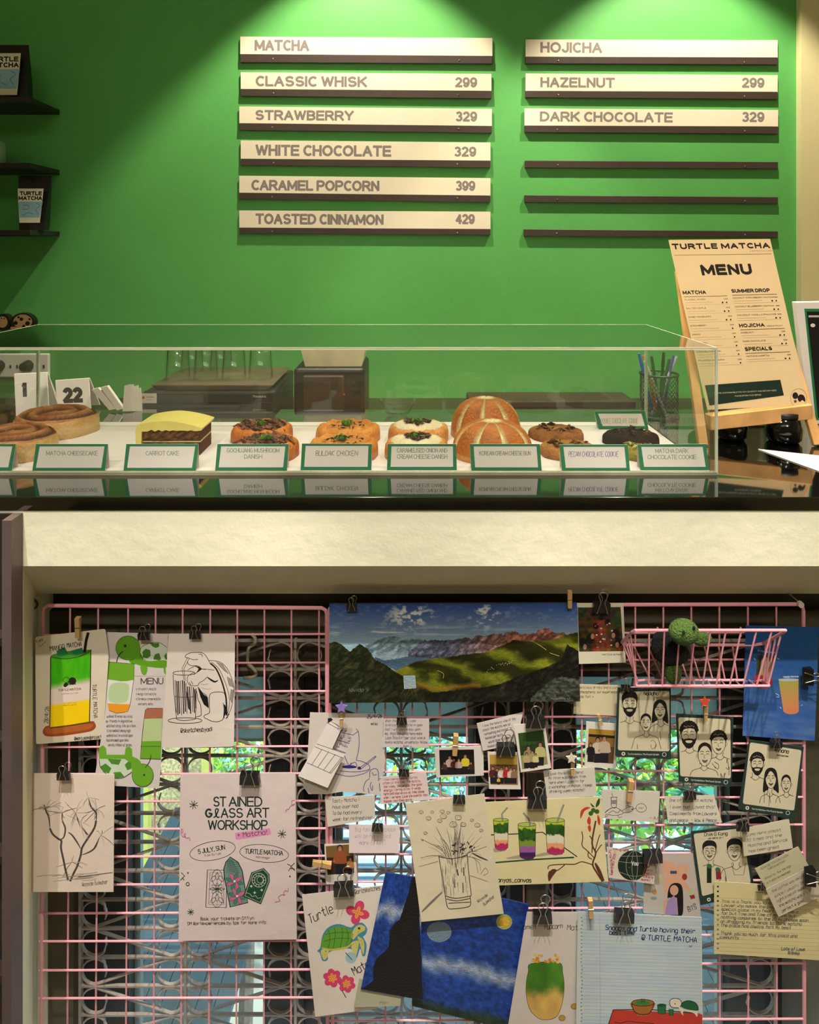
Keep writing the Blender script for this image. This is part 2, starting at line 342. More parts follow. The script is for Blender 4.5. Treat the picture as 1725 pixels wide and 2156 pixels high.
# ================= menu rails =================
RG = 'menu rails on the green wall'
scr = MB().lathe((0, 0, 0), [(.0028, 0), (.0028, .002), (.0012, .0026)], 8)
GREY = '8a7f7b'
rows = [
 (506,77,1037,80,113.5,117.5,131,134,[('MATCHA',536,107,651,22)],'topmost'),
 (507,152,1035,155.5,187,191,202,207.5,[('CLASSIC WHISK',538,182,773,21),('299',958,184,1005,20)],''),
 (504,224,1036,229,259,265,274,280,[('STRAWBERRY',537,253,745,20),('329',959,256,1005,20)],''),
 (507,295.5,1033,300,334,338,348,353,[('WHITE CHOCOLATE',538,328,824,22),('329',956,330,1003,20)],''),
 (504,370,1033,375,405.5,411.5,419.5,426,[('CARAMEL POPCORN',529,401,799,21),('399',959,402,1001,20)],''),
 (504,443,1033,445.5,479,482,492,495,[('TOASTED CINNAMON',538,472,808,21),('429',959,472,1000,20)],''),
 (1107,83,1638,84.5,119,120.5,133.5,136,[('HOJICHA',1138,111,1268,21)],''),
 (1107,154.5,1638,158,191,193,205,209,[('HAZELNUT',1138,184,1295,20),('299',1562,185,1610,20)],''),
 (1105,228,1639,231.5,264,266,278.5,282,[('DARK CHOCOLATE',1137,256,1417,20),('329',1562,257,1610,20)],''),
 (1106,338,1639,341,338,341,353,355.5,[],'upper'),
 (1105,411,1639,415,411,415,426,429,[],'middle'),
 (1104,482.5,1639,487,482.5,487,497,500,[],'lowest')]
for x0, ya, x1, yb, sa, sb, ba, bb, tx, pos in rows:
    lab = ('cream menu board in a dark rail reading %s%s' % (tx[0][0], ' '+tx[1][0] if len(tx) > 1 else '')) if tx else pos+' of the three empty dark menu rails below the dark chocolate board'
    t = thing('menu_rail', W((x0+x1)/2, (ba+bb)/2, 2.33), lab, 'menu board' if tx else 'rail', RG)
    D1 = YW-.0125
    bevel(MB().hexa([W(x0,ba,D1),W(x1,bb,D1),W(x1,sb,D1),W(x0,sa,D1)], [W(x0,ba,D1)+Vector((0,YW-D1,0)),W(x1,bb,D1)+Vector((0,YW-D1,0)),W(x1,sb,D1)+Vector((0,YW-D1,0)),W(x0,sa,D1)+Vector((0,YW-D1,0))]).build('rail', BROWNAL, t), .001, 1)
    for sx in (x0+69, x1-70):
        c = W(sx, (sa+ba)/2+1+(sx-x0)/530*4, D1)
        m = MB(); m.add([(c.x+v[0], c.y-v[2]+.0005, c.z+v[1]) for v in scr.v], scr.f); m.build('screw', STEEL, t, True)
    if tx:
        D2 = YW-.0095; d = Vector((0, .004, 0)); z = [W(x0,sa+3,D2),W(x1,sb+3,D2),W(x1,yb,D2),W(x0,ya,D2)]
        b = MB().hexa(z, [p+d for p in z]).build('sign_board', BOARD, t)
        for k, (s, a, y, e, h) in enumerate(tx):
            A = Art(D2); A.ptxt(a, y, s, h*1.08, GREY, fit=e-a, bold=.038, rot=.45); A.build('price' if k else 'lettering', INK, b)
# ================= shelves at the left =================
for i, (zt, lab) in enumerate([(2.015, 'highest'), (1.802, 'middle'), (1.585, 'lowest')]):
    q = [(-1.95, 2.15), (-1.225, 2.15), (-1.236, YW), (-1.95, YW)]
    bevel(tag(MB().prism([(x, y, zt-.018) for x, y in q], (0, 0, .018)).build('wall_shelf', pm('black_shelf', '1d1816', .5, var=.15), None), lab+' of the three black shelves on the green wall', 'shelf', 'black wall shelves'), .002, 1)
def pouch(q, D, lq, lab):
    t = thing('pouch', W((q[2][0]+q[3][0])/2, q[2][1], D+.02), lab, 'pouch', 'matcha pouches on the shelves')
    tl, tr, br, bl = [W(x, y, D) for x, y in q]; bk = Vector((0, .05, 0)); m = MB()
    n = 7; vs = []; fs = []
    for j in range(n+1):
        v = j/n; a = tl.lerp(bl, v); b = tr.lerp(br, v); th = .004+.048*math.sin(v*1.4)
        vs += [a+Vector((0, .025-th*.25, 0)), (a+b)/2+Vector((0, .025-th*.5, 0)), b+Vector((0, .025-th*.25, 0)), b+Vector((0, .025+th*.4, 0)), a+Vector((0, .025+th*.4, 0))]
    for j in range(n):
        for k in range(5): fs.append((j*5+k, j*5+(k+1) % 5, (j+1)*5+(k+1) % 5, (j+1)*5+k))
    fs += [(0, 1, 2, 3, 4), tuple(range(n*5, n*5+5))[::-1]]
    m.add(vs, fs).build('pouch_bag', pm('black_foil', '0e0d10', .35, var=.2), t, False)
    A = Art(D-.004); A.fill(lq, 'e6dfc4'); (x0, y0), (x1, y1), (x2, y2), (x3, y3) = lq; w_ = x1-x0; h_ = y3-y0
    A.fill([(x0+1, y0+h_*.38), (x1-2, y0+h_*.38), (x2-1, y0+h_*.85), (x3+1, y0+h_*.85)], '8fb9c9')
    A.ptxt(x0+w_*.08, y0+h_*.2, 'TURTLE', h_*.12, '101010', fit=w_*.85, bold=.05); A.ptxt(x0+w_*.04, y0+h_*.34, 'MATCHA', h_*.12, '101010', fit=w_*.9, bold=.05)
    A.lines([[(x0+w_*.2, y0+h_*.5), (x0+w_*.4, y0+h_*.48), (x0+w_*.4, y0+h_*.6), (x0+w_*.2, y0+h_*.6)], [(x0+w_*.7, y0+h_*.42), (x0+w_*.85, y0+h_*.5), (x0+w_*.7, y0+h_*.62), (x0+w_*.8, y0+h_*.75)], [(x0+w_*.2, y0+h_*.8), (x0+w_*.4, y0+h_*.7), (x0+w_*.6, y0+h_*.76)]], .9, '3c6076')
    A.build('label', INK, t)
pouch([(-45, 90), (51, 90), (53, 204), (-45, 204)], 2.19, [(-32, 112), (44, 112), (36, 200), (-28, 200)], 'black pouch with pale blue label on the highest shelf')
pouch([(30, 368), (100, 368), (88, 484), (36, 484)], 2.19, [(37, 397), (92, 397), (84, 469), (41, 469)], 'black pouch with pale blue label on the lowest shelf')
c = W(-22, 350, 2.24); c.z = 1.802
tag(MB().lathe(c, [(.042, 0), (.05, .01), (.05, .075), (.03, .09), (.028, .1)], 20).build('glass_jar', pm('green_glass_jar', '8fae8e', .15), None, True), 'pale green jar at the left end of the middle shelf', 'jar')
# turtle shaped plaque on the wall
t = thing('turtle_plaque', W(35, 695, 2.32), 'tan and black spotted turtle shaped plaque on the wall above the pastry case', 'plaque')
a = Art(2.325); a.off = 0
for cx, cy, rx, ry in ((6, 678, 15, 17), (47, 680, 25, 21)):
    pts = [W(cx+rx*math.cos(k*math.pi/16), cy+ry*math.sin(k*math.pi/16), 2.325) for k in range(32)]
    MB().prism(pts, (0, .024, 0)).build('shell' if rx > 20 else 'head', pm('black_paint', '120e0d', .5), t)
a.off = .0004
a.ell(5, 678, 11, 12, 'b08a60'); a.ell(48, 677, 20, 15, 'b08a60'); a.rect(22, 688, 50, 693, 'b08a60')
for x, y, r in ((45, 672, 4), (33, 680, 4.5), (58, 681, 5), (50, 687, 3.5), (39, 668, 2.5), (62, 672, 2.5), (3, 670, 1.5), (9, 671, 1.5)): a.ell(x, y, r, r*.9, '15100e')
a.build('painted_pattern', INK, t)
# socket plate
t = thing('socket_plate', W(45, 795, 2.34), 'white wall socket plate with black plugs behind the left end of the pastry case', 'socket')
bevel(MB().hexa([W(-60,795,2.335),W(102,795,2.335),W(102,745,2.335),W(-60,745,2.335)], [W(-60,795,2.335)+Vector((0,.015,0)),W(102,795,2.335)+Vector((0,.015,0)),W(102,745,2.335)+Vector((0,.015,0)),W(-60,745,2.335)+Vector((0,.015,0))]).build('plate', WHITE, t), .004)
for x in (-2, 58):
    c = W(x, 770, 2.33); MB().tube([c+Vector((0, .004, 0)), c-Vector((0, .03, 0))], .02, 10, r2=.014).build('plug', BLACK, t)
for x in (22, 36, 80, 92):
    c = W(x, 772, 2.3345); MB().box((c.x-.003, c.y-.0006, c.z-.006), (c.x+.003, c.y+.0002, c.z+.006)).build('switch_slot', BLACK, t)
# ================= display case =================
XL, X2, YF, YB, ZT = -.915, .583, 1.263, 1.638, ZC+.237
dc = thing('display_case', ((XL+X2)/2, (YF+YB)/2, ZC+.0005), 'long clear acrylic pastry case on the black counter', 'display case')
def edge(mb, a, b, w_=.0016): return mb.box((min(a[0], b[0])-w_, min(a[1], b[1])-w_, min(a[2], b[2])-w_), (max(a[0], b[0])+w_, max(a[1], b[1])+w_, max(a[2], b[2])+w_))
zb = ZC+.0015; th = .004
MB().box((XL, YF, zb), (X2, YF+th, ZT)).build('front_panel', GLASS, dc)
MB().box((XL, YB-th, zb), (X2, YB, ZT)).build('back_panel', GLASS, dc)
MB().box((XL, YF+th, zb), (XL+th, YB-th, ZT)).build('side_panel', GLASS, dc)
MB().box((X2-th, YF+th, zb), (X2, YB-th, ZT)).build('side_panel', GLASS, dc)
TOPG = glassmat('acrylic_lid', (.95, .975, .945), 2.6, .1, .05, .38)  # diffuse cream share in the lid stands in for its pale reflection
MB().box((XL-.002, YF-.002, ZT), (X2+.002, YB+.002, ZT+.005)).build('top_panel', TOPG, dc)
EDGE = pm('acrylic_edge', 'c9d1bd', .15, var=.25, vs=12)
m = MB()
for y in (YF, YB): edge(m, (XL, y, ZT+.004), (X2, y, ZT+.004), .0013)
for x in (XL, X2): edge(m, (x, YF, ZT+.004), (x, YB, ZT+.004), .0012)
edge(m, (X2, YF, zb+.003), (X2, YF, ZT), .0022); edge(m, (X2, YB, zb+.004), (X2, YB, ZT), .003); edge(m, (XL, YB, zb+.004), (XL, YB, ZT), .003)
m.build('glued_edge', EDGE, dc)
MB().box((XL, YF-.004, ZC+.0003), (X2, YF+.006, ZC+.006)).build('base_strip', pm('base_strip', '8d8a72', .2, var=.2, vs=10), dc)
tr = tag(MB().box((XL+.006, YF+.012, ZC+.002), (X2-.006, YB-.006, ZC+.0035)).build('paper_liner', pm('white_liner', 'efe6e6', .5, var=.02), None), 'white paper liner under the pastries inside the case', 'liner')
ZB = ZC+.0036
# ---------- tags ----------
TG = 'green bordered name tags in the pastry case'
TEAL = '1f7a52'
def name_tag(q, lines_, lab, D=None, hand=False, col='8c9890'):
    (x0,y0),(x1,_),(x2,y2),(x3,_) = q; Db = D or (Z0-ZB)*F/(y2-CY); Dt = Db+.012
    ty = (1/Db-1/Dt)/(y2-y0); t = thing('name_tag', W((x2+x3)/2, y2, Db), lab, 'name tag', TG)
    A = Art(1/((1/Db+1/Dt)/2), 0, ty, ((x0+x2)/2, (y0+y2)/2))
    d = Vector((0, .0006, 0)); f = [A.P(x, y, 0) for x, y in q]
    MB().hexa([f[3], f[2], f[1], f[0]], [p+d for p in (f[3], f[2], f[1], f[0])]).build('front_flap', pm('tag_card', 'e8dcd8', .6, var=.01), t)
    s = Vector((0, .019, 0)); e = [f[3]+s, f[2]+s, f[1], f[0]]
    for p in (e[0], e[1]): p.z = ZB+.0002
    MB().hexa([p+Vector((0, .0008, 0)) for p in e], [p+Vector((0, .0014, 0)) for p in e]).build('back_flap', WHITE, t)
    b = 7; i = [(x0+b*1.1, y0+b*.7), (x1-b, y0+b*.7), (x2-b*1.1, y2-b), (x3+b*1.1, y2-b)]
    for k in range(4): A.fill([q[k], q[(k+1) % 4], i[(k+1) % 4], i[k]], TEAL)
    cx = (x0+x1)/2
    for k, s_ in enumerate(lines_):
        wd = min((x1-x0)*.74, len(s_)*6.4)
        if hand: A.txt(cx-wd/2, y0+25, s_, 10, .9, col, fit=wd)
        else: A.ptxt(cx-wd/2, y0+24+13*k-(6 if len(lines_) > 1 else 0), s_, 9.5, col, fit=wd)
    A.build('lettering', INK, t); return t
name_tag([(-60,935),(33,935),(25,991),(-70,991)], [], 'green bordered name tag cut by the left edge of the picture')
name_tag([(76,935),(227,935),(221,992),(68,992)], ['MATCHA CHEESECAKE'], 'name tag reading MATCHA CHEESECAKE in front of the cinnamon rolls')
name_tag([(266,935),(418,935),(412,992),(260,992)], ['CARROT CAKE'], 'name tag reading CARROT CAKE')
name_tag([(458,935),(608,935),(604,991),(453,991)], ['GOCHUJANG MUSHROOM', 'DANISH'], 'name tag reading GOCHUJANG MUSHROOM DANISH')
name_tag([(636,934),(783,935),(782,990),(633,990)], ['BULDAK CHICKEN'], 'name tag handwritten BULDAK CHICKEN', hand=True, col='3f5a58')
name_tag([(817,935),(961,935),(962,990),(815,990)], ['CARAMELISED ONION AND', 'CREAM CHEESE DANISH'], 'name tag reading CARAMELISED ONION AND CREAM CHEESE DANISH')
name_tag([(990,935),(1137,935),(1141,991),(993,991)], ['KOREAN CREAM CHEESE BUN'], 'name tag reading KOREAN CREAM CHEESE BUN')
name_tag([(1179,936),(1322,936),(1327,992),(1184,992)], ['PECAN CHOCOLATE COOKIE'], 'name tag handwritten PECAN CHOCOLATE COOKIE', hand=True, col='4a5590')
name_tag([(1343,936),(1487,935),(1494,990),(1349,991)], ['MATCHA DARK', 'CHOCOLATE COOKIE'], 'name tag reading MATCHA DARK CHOCOLATE COOKIE')
name_tag([(1252,866),(1358,865),(1366,904),(1262,907)], ['DOUBLE CHOCOLATE COOKIE'], 'name tag standing at the back of the case behind the dark cookie', hand=True, col='a8b2a4')
# ---------- pastries ----------
def loaf(c, rx, ry, h, e, rel, cf, nr=22, na=56, out=None, rot=0):
    vs = []; cs = []; fs = []; cr, sr = math.cos(rot), math.sin(rot)
    for i in range(nr+1):
        a = (i/nr)*math.pi/2; rho = max(math.sin(a), 0)**e if i else .0; z = max(math.cos(a), 0)**e
        for k in range(na):
            p = 2*math.pi*k/na; o = out(p) if out else 1
            x = rho*math.cos(p)*o; y = rho*math.sin(p)*o; zz = max(z*h+rel(rho, p, z)*(1 if i < nr else 0), 0) if i < nr else 0
            X = x*rx; Y = y*ry; vs.append((c[0]+X*cr-Y*sr, c[1]+X*sr+Y*cr, c[2]+zz)); cs.append(cf(rho, p, z, X, Y))
    for i in range(nr):
        for k in range(na): fs.append((i*na+k, i*na+(k+1) % na, (i+1)*na+(k+1) % na, (i+1)*na+k))
    fs.append(tuple(range(nr*na, nr*na+na)))
    m = MB(); m.add(vs, fs, cs); return m
def mixc(a, b, t): t = min(1, max(0, t)); return tuple(a[i]*(1-t)+b[i]*t for i in range(3))
def nz(x, y, s): return float(fbm(np.array(x*s+9), np.array(y*s+5)))
def at(px, D): return ((px-CX)*D/F, D, ZB)
def crumbs(c, rx, ry, z, n, cols, s=.004, seed=1, flat=.5):
    r = random.Random(seed); m = MB()
    for i in range(n):
        a = r.uniform(0, 6.283); q = math.sqrt(r.random()); x = c[0]+rx*q*math.cos(a); y = c[1]+ry*q*math.sin(a); k = s*r.uniform(.5, 1.3)
        m.cc = lin(r.choice(cols)); zz = z+r.uniform(0, s*.6); th = r.uniform(0, 3.14); l = k*r.uniform(1, 2.4)
        dx, dy = math.cos(th)*l, math.sin(th)*l; ex, ey = -math.sin(th)*k*.5, math.cos(th)*k*.5
        m.add([(x-dx, y-dy, zz), (x+ex, y+ey, zz+k*flat), (x+dx, y+dy, zz), (x-ex, y-ey, zz+k*flat*.7), (x, y, zz-k*flat)], [(0,1,3),(1,2,3),(0,4,1),(1,4,2),(2,4,3),(3,4,0)])
    return m
def cinnamon(px, D, r, lab, seed):
    c = at(px, D); t = thing('cinnamon_roll', c, lab, 'pastry', 'cinnamon rolls at the left end of the case')
    T = 3.2
    def sp(rho, p): return math.sin((rho*T-p/6.283)*6.283)
    lt, br, dk = lin('dfa262'), lin('9a4418'), lin('56200e')
    def rel(rho, p, z): return .004*sp(rho, p)*(1 if rho < .93 else 0)+.003*nz(math.cos(p)*rho, math.sin(p)*rho+seed, 4)
    def cf(rho, p, z, X, Y):
        n = nz(X, Y+seed, 50)
        if rho > .955: return mixc(lin('e8c48a'), lin('c98a45'), (z-.35)*1.6+n-.5)
        s = sp(rho, p); return mixc(dk, mixc(br, lt, n*1.2-.2+(.3 if rho > .85 else 0)), .5+s*.6)
    loaf(c, r, r*.93, .046, .33, rel, cf, 34, 96, lambda p: 1+.03*math.sin(3*p+seed)+.02*math.sin(7*p)).build('dough', FOOD, t, True)
cinnamon(118, 1.545, .090, 'cinnamon roll with spiral top, behind at the left end of the case', 1)
cinnamon(28, 1.382, .086, 'cinnamon roll nearest the front at the left end of the case', 2.7)
def cake():
    D = 1.40; c = at(368, D); t = thing('carrot_cake_slice', c, 'slice of brown carrot cake under yellow frosting', 'cake')
    x0, x1 = (312-CX)*D/F, (430-CX)*D/F; y0, y1 = D-.03, D+.05
    def crumb(z0, z1, sx):
        n = 16; vs = []; fs = []; cs = []
        for j in range(7):
            for i in range(n+1):
                x = x0+(x1-x0)*i/n; k = R.random(); vs.append((x+R.uniform(-.001, .001), y0+R.uniform(-.0018, .0018)+(.003 if j in (0, 6) else 0), z0+(z1-z0)*j/6)); cs.append(mixc(lin('3a1c0c'), lin('a0682c'), k**1.6))
        for j in range(6):
            for i in range(n): fs.append((j*(n+1)+i, j*(n+1)+i+1, (j+1)*(n+1)+i+1, (j+1)*(n+1)+i))
        m = MB(); m.add(vs, fs, cs); m.cc = lin('6a3a18'); m.box((x0, y0+.003, z0), (x1, y1, z1)); return m
    crumb(ZB, ZB+.026, 0).build('sponge', FOODM, t); crumb(ZB+.029, ZB+.055, 1).build('sponge', FOODM, t)
    m = MB(); m.cc = lin('f0e2a0'); m.box((x0, y0+.004, ZB+.0255), (x1, y1-.001, ZB+.0295)); m.build('cream_layer', FOOD, t)
    n = 18; prof = []
    for i in range(n+1):
        u = i/n; prof.append((x0-.010+(x1-x0+.016)*u, ZB+.058+.014*math.sin(math.pi*(u*.86+.07))**.6-.012*max(0, u-.45)))
    m = MB(); m.cc = lin('f2de72'); low = [(x1+.004, ZB+.052)]+[(x, ZB+.052+.002*math.sin(x*400)) for x, _ in prof[::-1][2:]][:-3]+[(x0, ZB+.05), (x0-.002, ZB), (x0-.012, ZB), (x0-.013, ZB+.05)]
    m.prism([(x, y0-.004, z) for x, z in prof+low], (0, y1-y0+.008, 0)); bevel(m.build('frosting', pm('frosting', 'f0dc7c', .4, var=.05, bump=.2, bs=60, sss=1), t), .003, 3)
cake()
def danish(name, px, D, rx, ry, lab, kind, grp, seed, rot=0):
    c = at(px, D); t = thing(name, c, lab, 'pastry', grp)
    cr = {'m': ('e08a34', 'b85a18'), 'b': ('e89a42', 'c46e1e'), 'o': ('e9a75c', 'c77a30')}[kind]
    def rel(rho, p, z): return (-.012 if rho < .66 else (-.012+.012*min(1, (rho-.66)/.16) if rho < .82 else .002*math.sin(p*9)))+.0012*math.sin(p*23+rho*30)
    loaf(c, rx, ry, .036, .42, rel, lambda r, p, z, X, Y: mixc(lin(cr[0]), lin(cr[1]), nz(X+seed, Y, 45)*1.5-.4+(.3 if r > .9 and z < .6 else 0)), 30, 64, lambda p: 1+.05*abs(math.sin(p*2+.4)), rot).build('crust', FOOD, t, True)
    zf = c[2]+.026
    if kind == 'o':
        loaf((c[0], c[1], zf-.004), rx*.86, ry*.84, .017, .6, lambda r, p, z: .002*math.sin(p*5), lambda r, p, z, X, Y: mixc(lin('f3e6c8'), lin('e0c08a'), nz(X, Y+seed, 60)-.3), 10, 32).build('cream_cheese', FOOD, t, True)
        crumbs(c, rx*.42, ry*.42, zf+.0135, 130, ['6a4a3a', '4a3026', '8a6a50'], .0042, seed).build('onion_topping', FOODM, t)
    elif kind == 'm':
        crumbs(c, rx*.78, ry*.76, zf-.002, 170, ['5a2a18', '3a1a10', '8a4a2a', '6b3522'], .009, seed, 1.0).build('mushroom_topping', FOOD, t)
    else:
        loaf((c[0], c[1], zf-.006), rx*.76, ry*.72, .012, .8, lambda r, p, z: .0015*math.sin(p*7+r*9), lambda r, p, z, X, Y: mixc(lin('e39a48'), lin('b45c1c'), nz(X, Y+seed, 90)*1.6-.4), 10, 40).build('chicken_filling', FOOD, t, True)
        crumbs(c, rx*.6, ry*.55, zf+.005, 40, ['3a2c18', '5a4020', 'e8c070'], .003, seed).build('spice_flakes', FOODM, t)
    crumbs((c[0]-.003, c[1]-.006, 0), .011, .009, zf+(.016 if kind == 'o' else .011), 26, ['5f8f2a', '7faa3c', '3f6a1c'], .0042, seed+5, 1.2).build('herb_garnish', FOODM, t)
danish('mushroom_danish', 552, 1.485, .066, .058, 'mushroom danish with dark glossy topping, behind its twin', 'm', 'mushroom danishes', 3)
danish('mushroom_danish', 563, 1.37, .063, .056, 'mushroom danish with dark topping just behind its name tag', 'm', 'mushroom danishes', 4)
danish('chicken_danish', 733, 1.485, .070, .058, 'orange chicken danish, the farther of the two', 'b', 'chicken danishes', 5)
danish('chicken_danish', 723, 1.37, .070, .058, 'orange chicken danish just behind its name tag', 'b', 'chicken danishes', 6)
danish('onion_danish', 881, 1.485, .066, .056, 'cream topped onion danish, the farther of the two', 'o', 'onion danishes', 7)
danish('onion_danish', 877, 1.37, .064, .056, 'cream topped onion danish just behind its name tag', 'o', 'onion danishes', 8)
def kbun(px, D, r, h, lab, seed):
    c = at(px, D); t = thing('cream_cheese_bun', c, lab, 'pastry', 'cream cheese buns'); n = 8
    def groove(p): return abs(math.sin((p+seed)*n/2))
    def rel(rho, p, z): g = groove(p); return (-.013*math.exp(-(g/.22)**2)*min(1, rho*2.5) if rho > .05 else -.004)
    def cf(rho, p, z, X, Y):
        g = groove(p); base = mixc(lin('d27a24'), lin('8f3a0c'), nz(X, Y, 30)*1.4-.1-(1-z)*.5)
        if (z < .14): base = mixc(base, lin('e0a860'), .6)
        k = math.exp(-(g/.31)**4)
        if rho < .28: k = max(k, 1-(rho/.28)**3)
        return mixc(base, mixc(lin('f8edb8'), lin('c4b868'), nz(X, Y, 160)*1.2-.45), k)
    loaf(c, r, r*.86, h, .8, rel, cf, 40, 160, lambda p: 1-.05*math.exp(-(groove(p)/.25)**2)).build('bun_dough', FOOD, t, True)
kbun(1023, 1.522, .080, .086, 'tall golden bun with cream stripes, the farther of the two', .2)
kbun(1037, 1.376, .083, .071, 'golden bun with cream stripes just behind its name tag', .55)
def cookie(px, D, r, lab, c1, c2, chips, seed, h=.02):
    c = at(px, D); t = thing('cookie', c, lab, 'cookie', 'cookies at the right end of the case')
    loaf(c, r, r*.85, h, .36, lambda q, p, z: .005*(nz(math.cos(p)*q*2+seed, math.sin(p)*q*2, 2)-.5)*(1 if q < .97 else 0), lambda q, p, z, X, Y: mixc(lin(c1), lin(c2), nz(X+seed, Y, 80)*1.6-.4), 24, 64, lambda p: 1+.03*math.sin(4*p+seed)+.015*math.sin(9*p)).build('cookie_dough', FOODM, t, True)
    crumbs(c, r*.75, r*.62, c[2]+h, 22, chips, .006, int(seed), .8).build('nut_pieces', FOODM, t)
cookie(1171, 1.50, .060, 'brown pecan cookie, the farther of the two', 'b5763c', '7a4420', ['7a4a26', '4a2412', 'c08a50'], 3)
cookie(1197, 1.38, .060, 'pale golden pecan cookie just behind its name tag', 'cf9450', '9a5c2a', ['8a5228', '5a3018'], 5)
cookie(1329, 1.455, .059, 'dark chocolate cookie with pale nuts near the back name tag', '2e1a16', '170c0a', ['7a5a40', '3a2018', '5a4030'], 8, .024)
cookie(1352, 1.362, .045, 'yellow green matcha cookie between the two rightmost name tags', 'b4a544', '7f7a22', ['5a5018', 'd8d080'], 9)
# ================= things behind the case =================
def tent(q, D, txt_, h, lab, fit, tx, ty_):
    t = thing('table_number', W((q[2][0]+q[3][0])/2, q[2][1], D), lab, 'table number', 'white table number tents')
    A = Art(D+.01, 0, .00012, (q[0][0], (q[0][1]+q[2][1])/2)); f = [A.P(x, y, 0) for x, y in q]; d = Vector((0, .003, 0))
    bevel(MB().hexa([f[3], f[2], f[1], f[0]], [p+d for p in (f[3], f[2], f[1], f[0])]).build('front_plate', WHITE, t), .001, 1)
    e = [f[3]+Vector((0, .05, 0)), f[2]+Vector((0, .05, 0)), f[1]+d, f[0]+d]
    MB().hexa(e, [p+d for p in e]).build('rear_plate', WHITE, t)
    if txt_: A.ptxt(tx, ty_, txt_, h, '3a3634', fit=fit, bold=.06, rot=-2); A.build('numeral', INK, t)
tent([(29,787),(99,784),(104,874),(33,878)], 1.69, '1', 32, 'white table number 1 at the left behind the pastry case', 12, 45, 836)
tent([(86,799),(103,797),(108,868),(90,868)], 1.735, '', 0, 'blank edge of a white table number between numbers 1 and 22', 0, 0, 0)
tent([(116,801),(187,796),(192,862),(120,866)], 1.74, '22', 33, 'white table number 22 behind the pastry case', 43, 132, 849)
for k, (xa, xb) in enumerate(((193, 230), (212, 246))):
    a, b = W(xa, 820-4*k, 1.745), W(xb, 864, 1.745); m = MB(); d = Vector((.017, 0, .004)); e = Vector((0, .012, 0))
    tag(m.hexa([b, b+d, a+d, a], [b+e, b+d+e, a+d+e, a+e]).build('folded_card', WHITE, None), ('steeper' if k else 'flatter')+' of two white folded cards leaning beside table number 22', 'card', 'leaning folded cards')
t = thing('napkin_stack', W(275, 866, 1.74), 'loose upright stack of white napkins beside the folded cards', 'napkins')
for k in range(5):
    a = W(262+k*5, 816+R.uniform(-4, 6), 1.74+k*.004); b = W(258+k*6, 866, 1.74+k*.004); MB().hexa([b, b+Vector((.022, 0, 0)), a+Vector((.018, 0, .004)), a], [b+Vector((0, .002, 0)), b+Vector((.022, .002, 0)), a+Vector((.018, .002, .004)), a+Vector((0, .002, 0))]).build('napkin', WHITE, t)
# microwave like machine with tray of glasses
mw = thing('microwave', (0, 0, .997), 'black microwave on the back counter with a tray of glasses on top', 'microwave'); mw.location = (-.6, 1.99, .997); LOC[mw] = Vector((-.6, 1.99, .997))
x0, x1 = (300-CX)*1.85/F, (575-CX)*1.85/F; zt = 1.128
bevel(MB().box((x0, 1.85, .997), (x1, 2.18, zt)).build('body', pm('dark_steel', '2b2928', .4, metal=.3, var=.15), mw), .006)
MB().box((x0+.01, 1.845, 1.0), (x1-.09, 1.85, zt-.03)).build('door', pm('dark_glass', '0c0c0d', .12), mw)
MB().box((x1-.085, 1.846, 1.0), (x1-.006, 1.85, zt-.03)).build('control_panel', BLACK, mw)
A = Art(1.8445); A.off = 0; A.ptxt(533, 837, 'Panasonic', 5, 'cfc9c0', fit=28); A.rect(296, 828, 330, 849, 'd8cfc6'); A.ell(302, 837, 3, 3, 'c8483a'); A.stroke([(308, 836), (324, 836)], 1.6, '8a8078'); A.stroke([(308, 842), (320, 842)], 1, '8a8078')
A.build('lettering', INK, mw)
ty = thing('tray', (x0+.2, 1.98, zt), 'brown serving tray on the microwave holding upturned glasses', 'tray')
bevel(MB().hexa([(x0+.04, 1.86, zt), (x1-.02, 1.86, zt), (x1, 1.855, zt+.017), (x0+.02, 1.855, zt+.017)], [(x0+.04, 2.12, zt), (x1-.02, 2.12, zt), (x1, 2.13, zt+.017), (x0+.02, 2.13, zt+.017)]).build('tray_body', pm('brown_tray', '5b4a3c', .35, var=.2), ty), .003)
TUM = glassmat('tumbler', (.95, .98, .96), 2.0, .03)
for k, (px, D) in enumerate(((375, 1.93), (434, 1.93), (493, 1.93), (549, 1.945), (405, 2.06), (466, 2.07))):
    c = ((px-CX)*D/F, D, zt+.0175); hh = .098
    tag(MB().lathe(c, [(.036, 0), (.033, hh), (.0, hh+.001), (.0, hh-.006), (.029, hh-.008), (.033, 0)], 20, False).build('tumbler', TUM, None, True), ['leftmost', 'second', 'third', 'rightmost', 'rear left', 'rear right'][k]+' upturned glass tumbler on the brown tray', 'glass', 'upturned glasses on the tray')
g = thing('grinder', (0, 0, 0), 'black coffee machine under a white container behind the case', 'coffee machine'); gx0, gx1 = (618-CX)*1.98/F, (768-CX)*1.98/F; g.location = ((gx0+gx1)/2, 2.1, .997); LOC[g] = Vector(g.location)
zg = Z0-(775-CY)*1.98/F
bevel(MB().box((gx0, 1.98, .997), (gx1, 2.2, zg)).build('body', BLACK, g), .012, 3)
bevel(MB().box((gx0+.03, 1.965, .997), (gx1-.06, 1.98, zg-.02)).build('front_panel', pm('dark_bronze', '3a2c22', .4), g), .004)
c = W(725, 832, 1.96); MB().lathe((c.x, c.y, c.z), [(.003, 0), (.003, .004)], 8).build('indicator', pm('red_plastic', 'c03020', .4), g)
t = thing('food_container', (.0, 0, 0), 'translucent white food container on the black coffee machine', 'container'); t.location = ((706-CX)*2.05/F, 2.08, zg); LOC[t] = Vector(t.location); cx = t.location.x
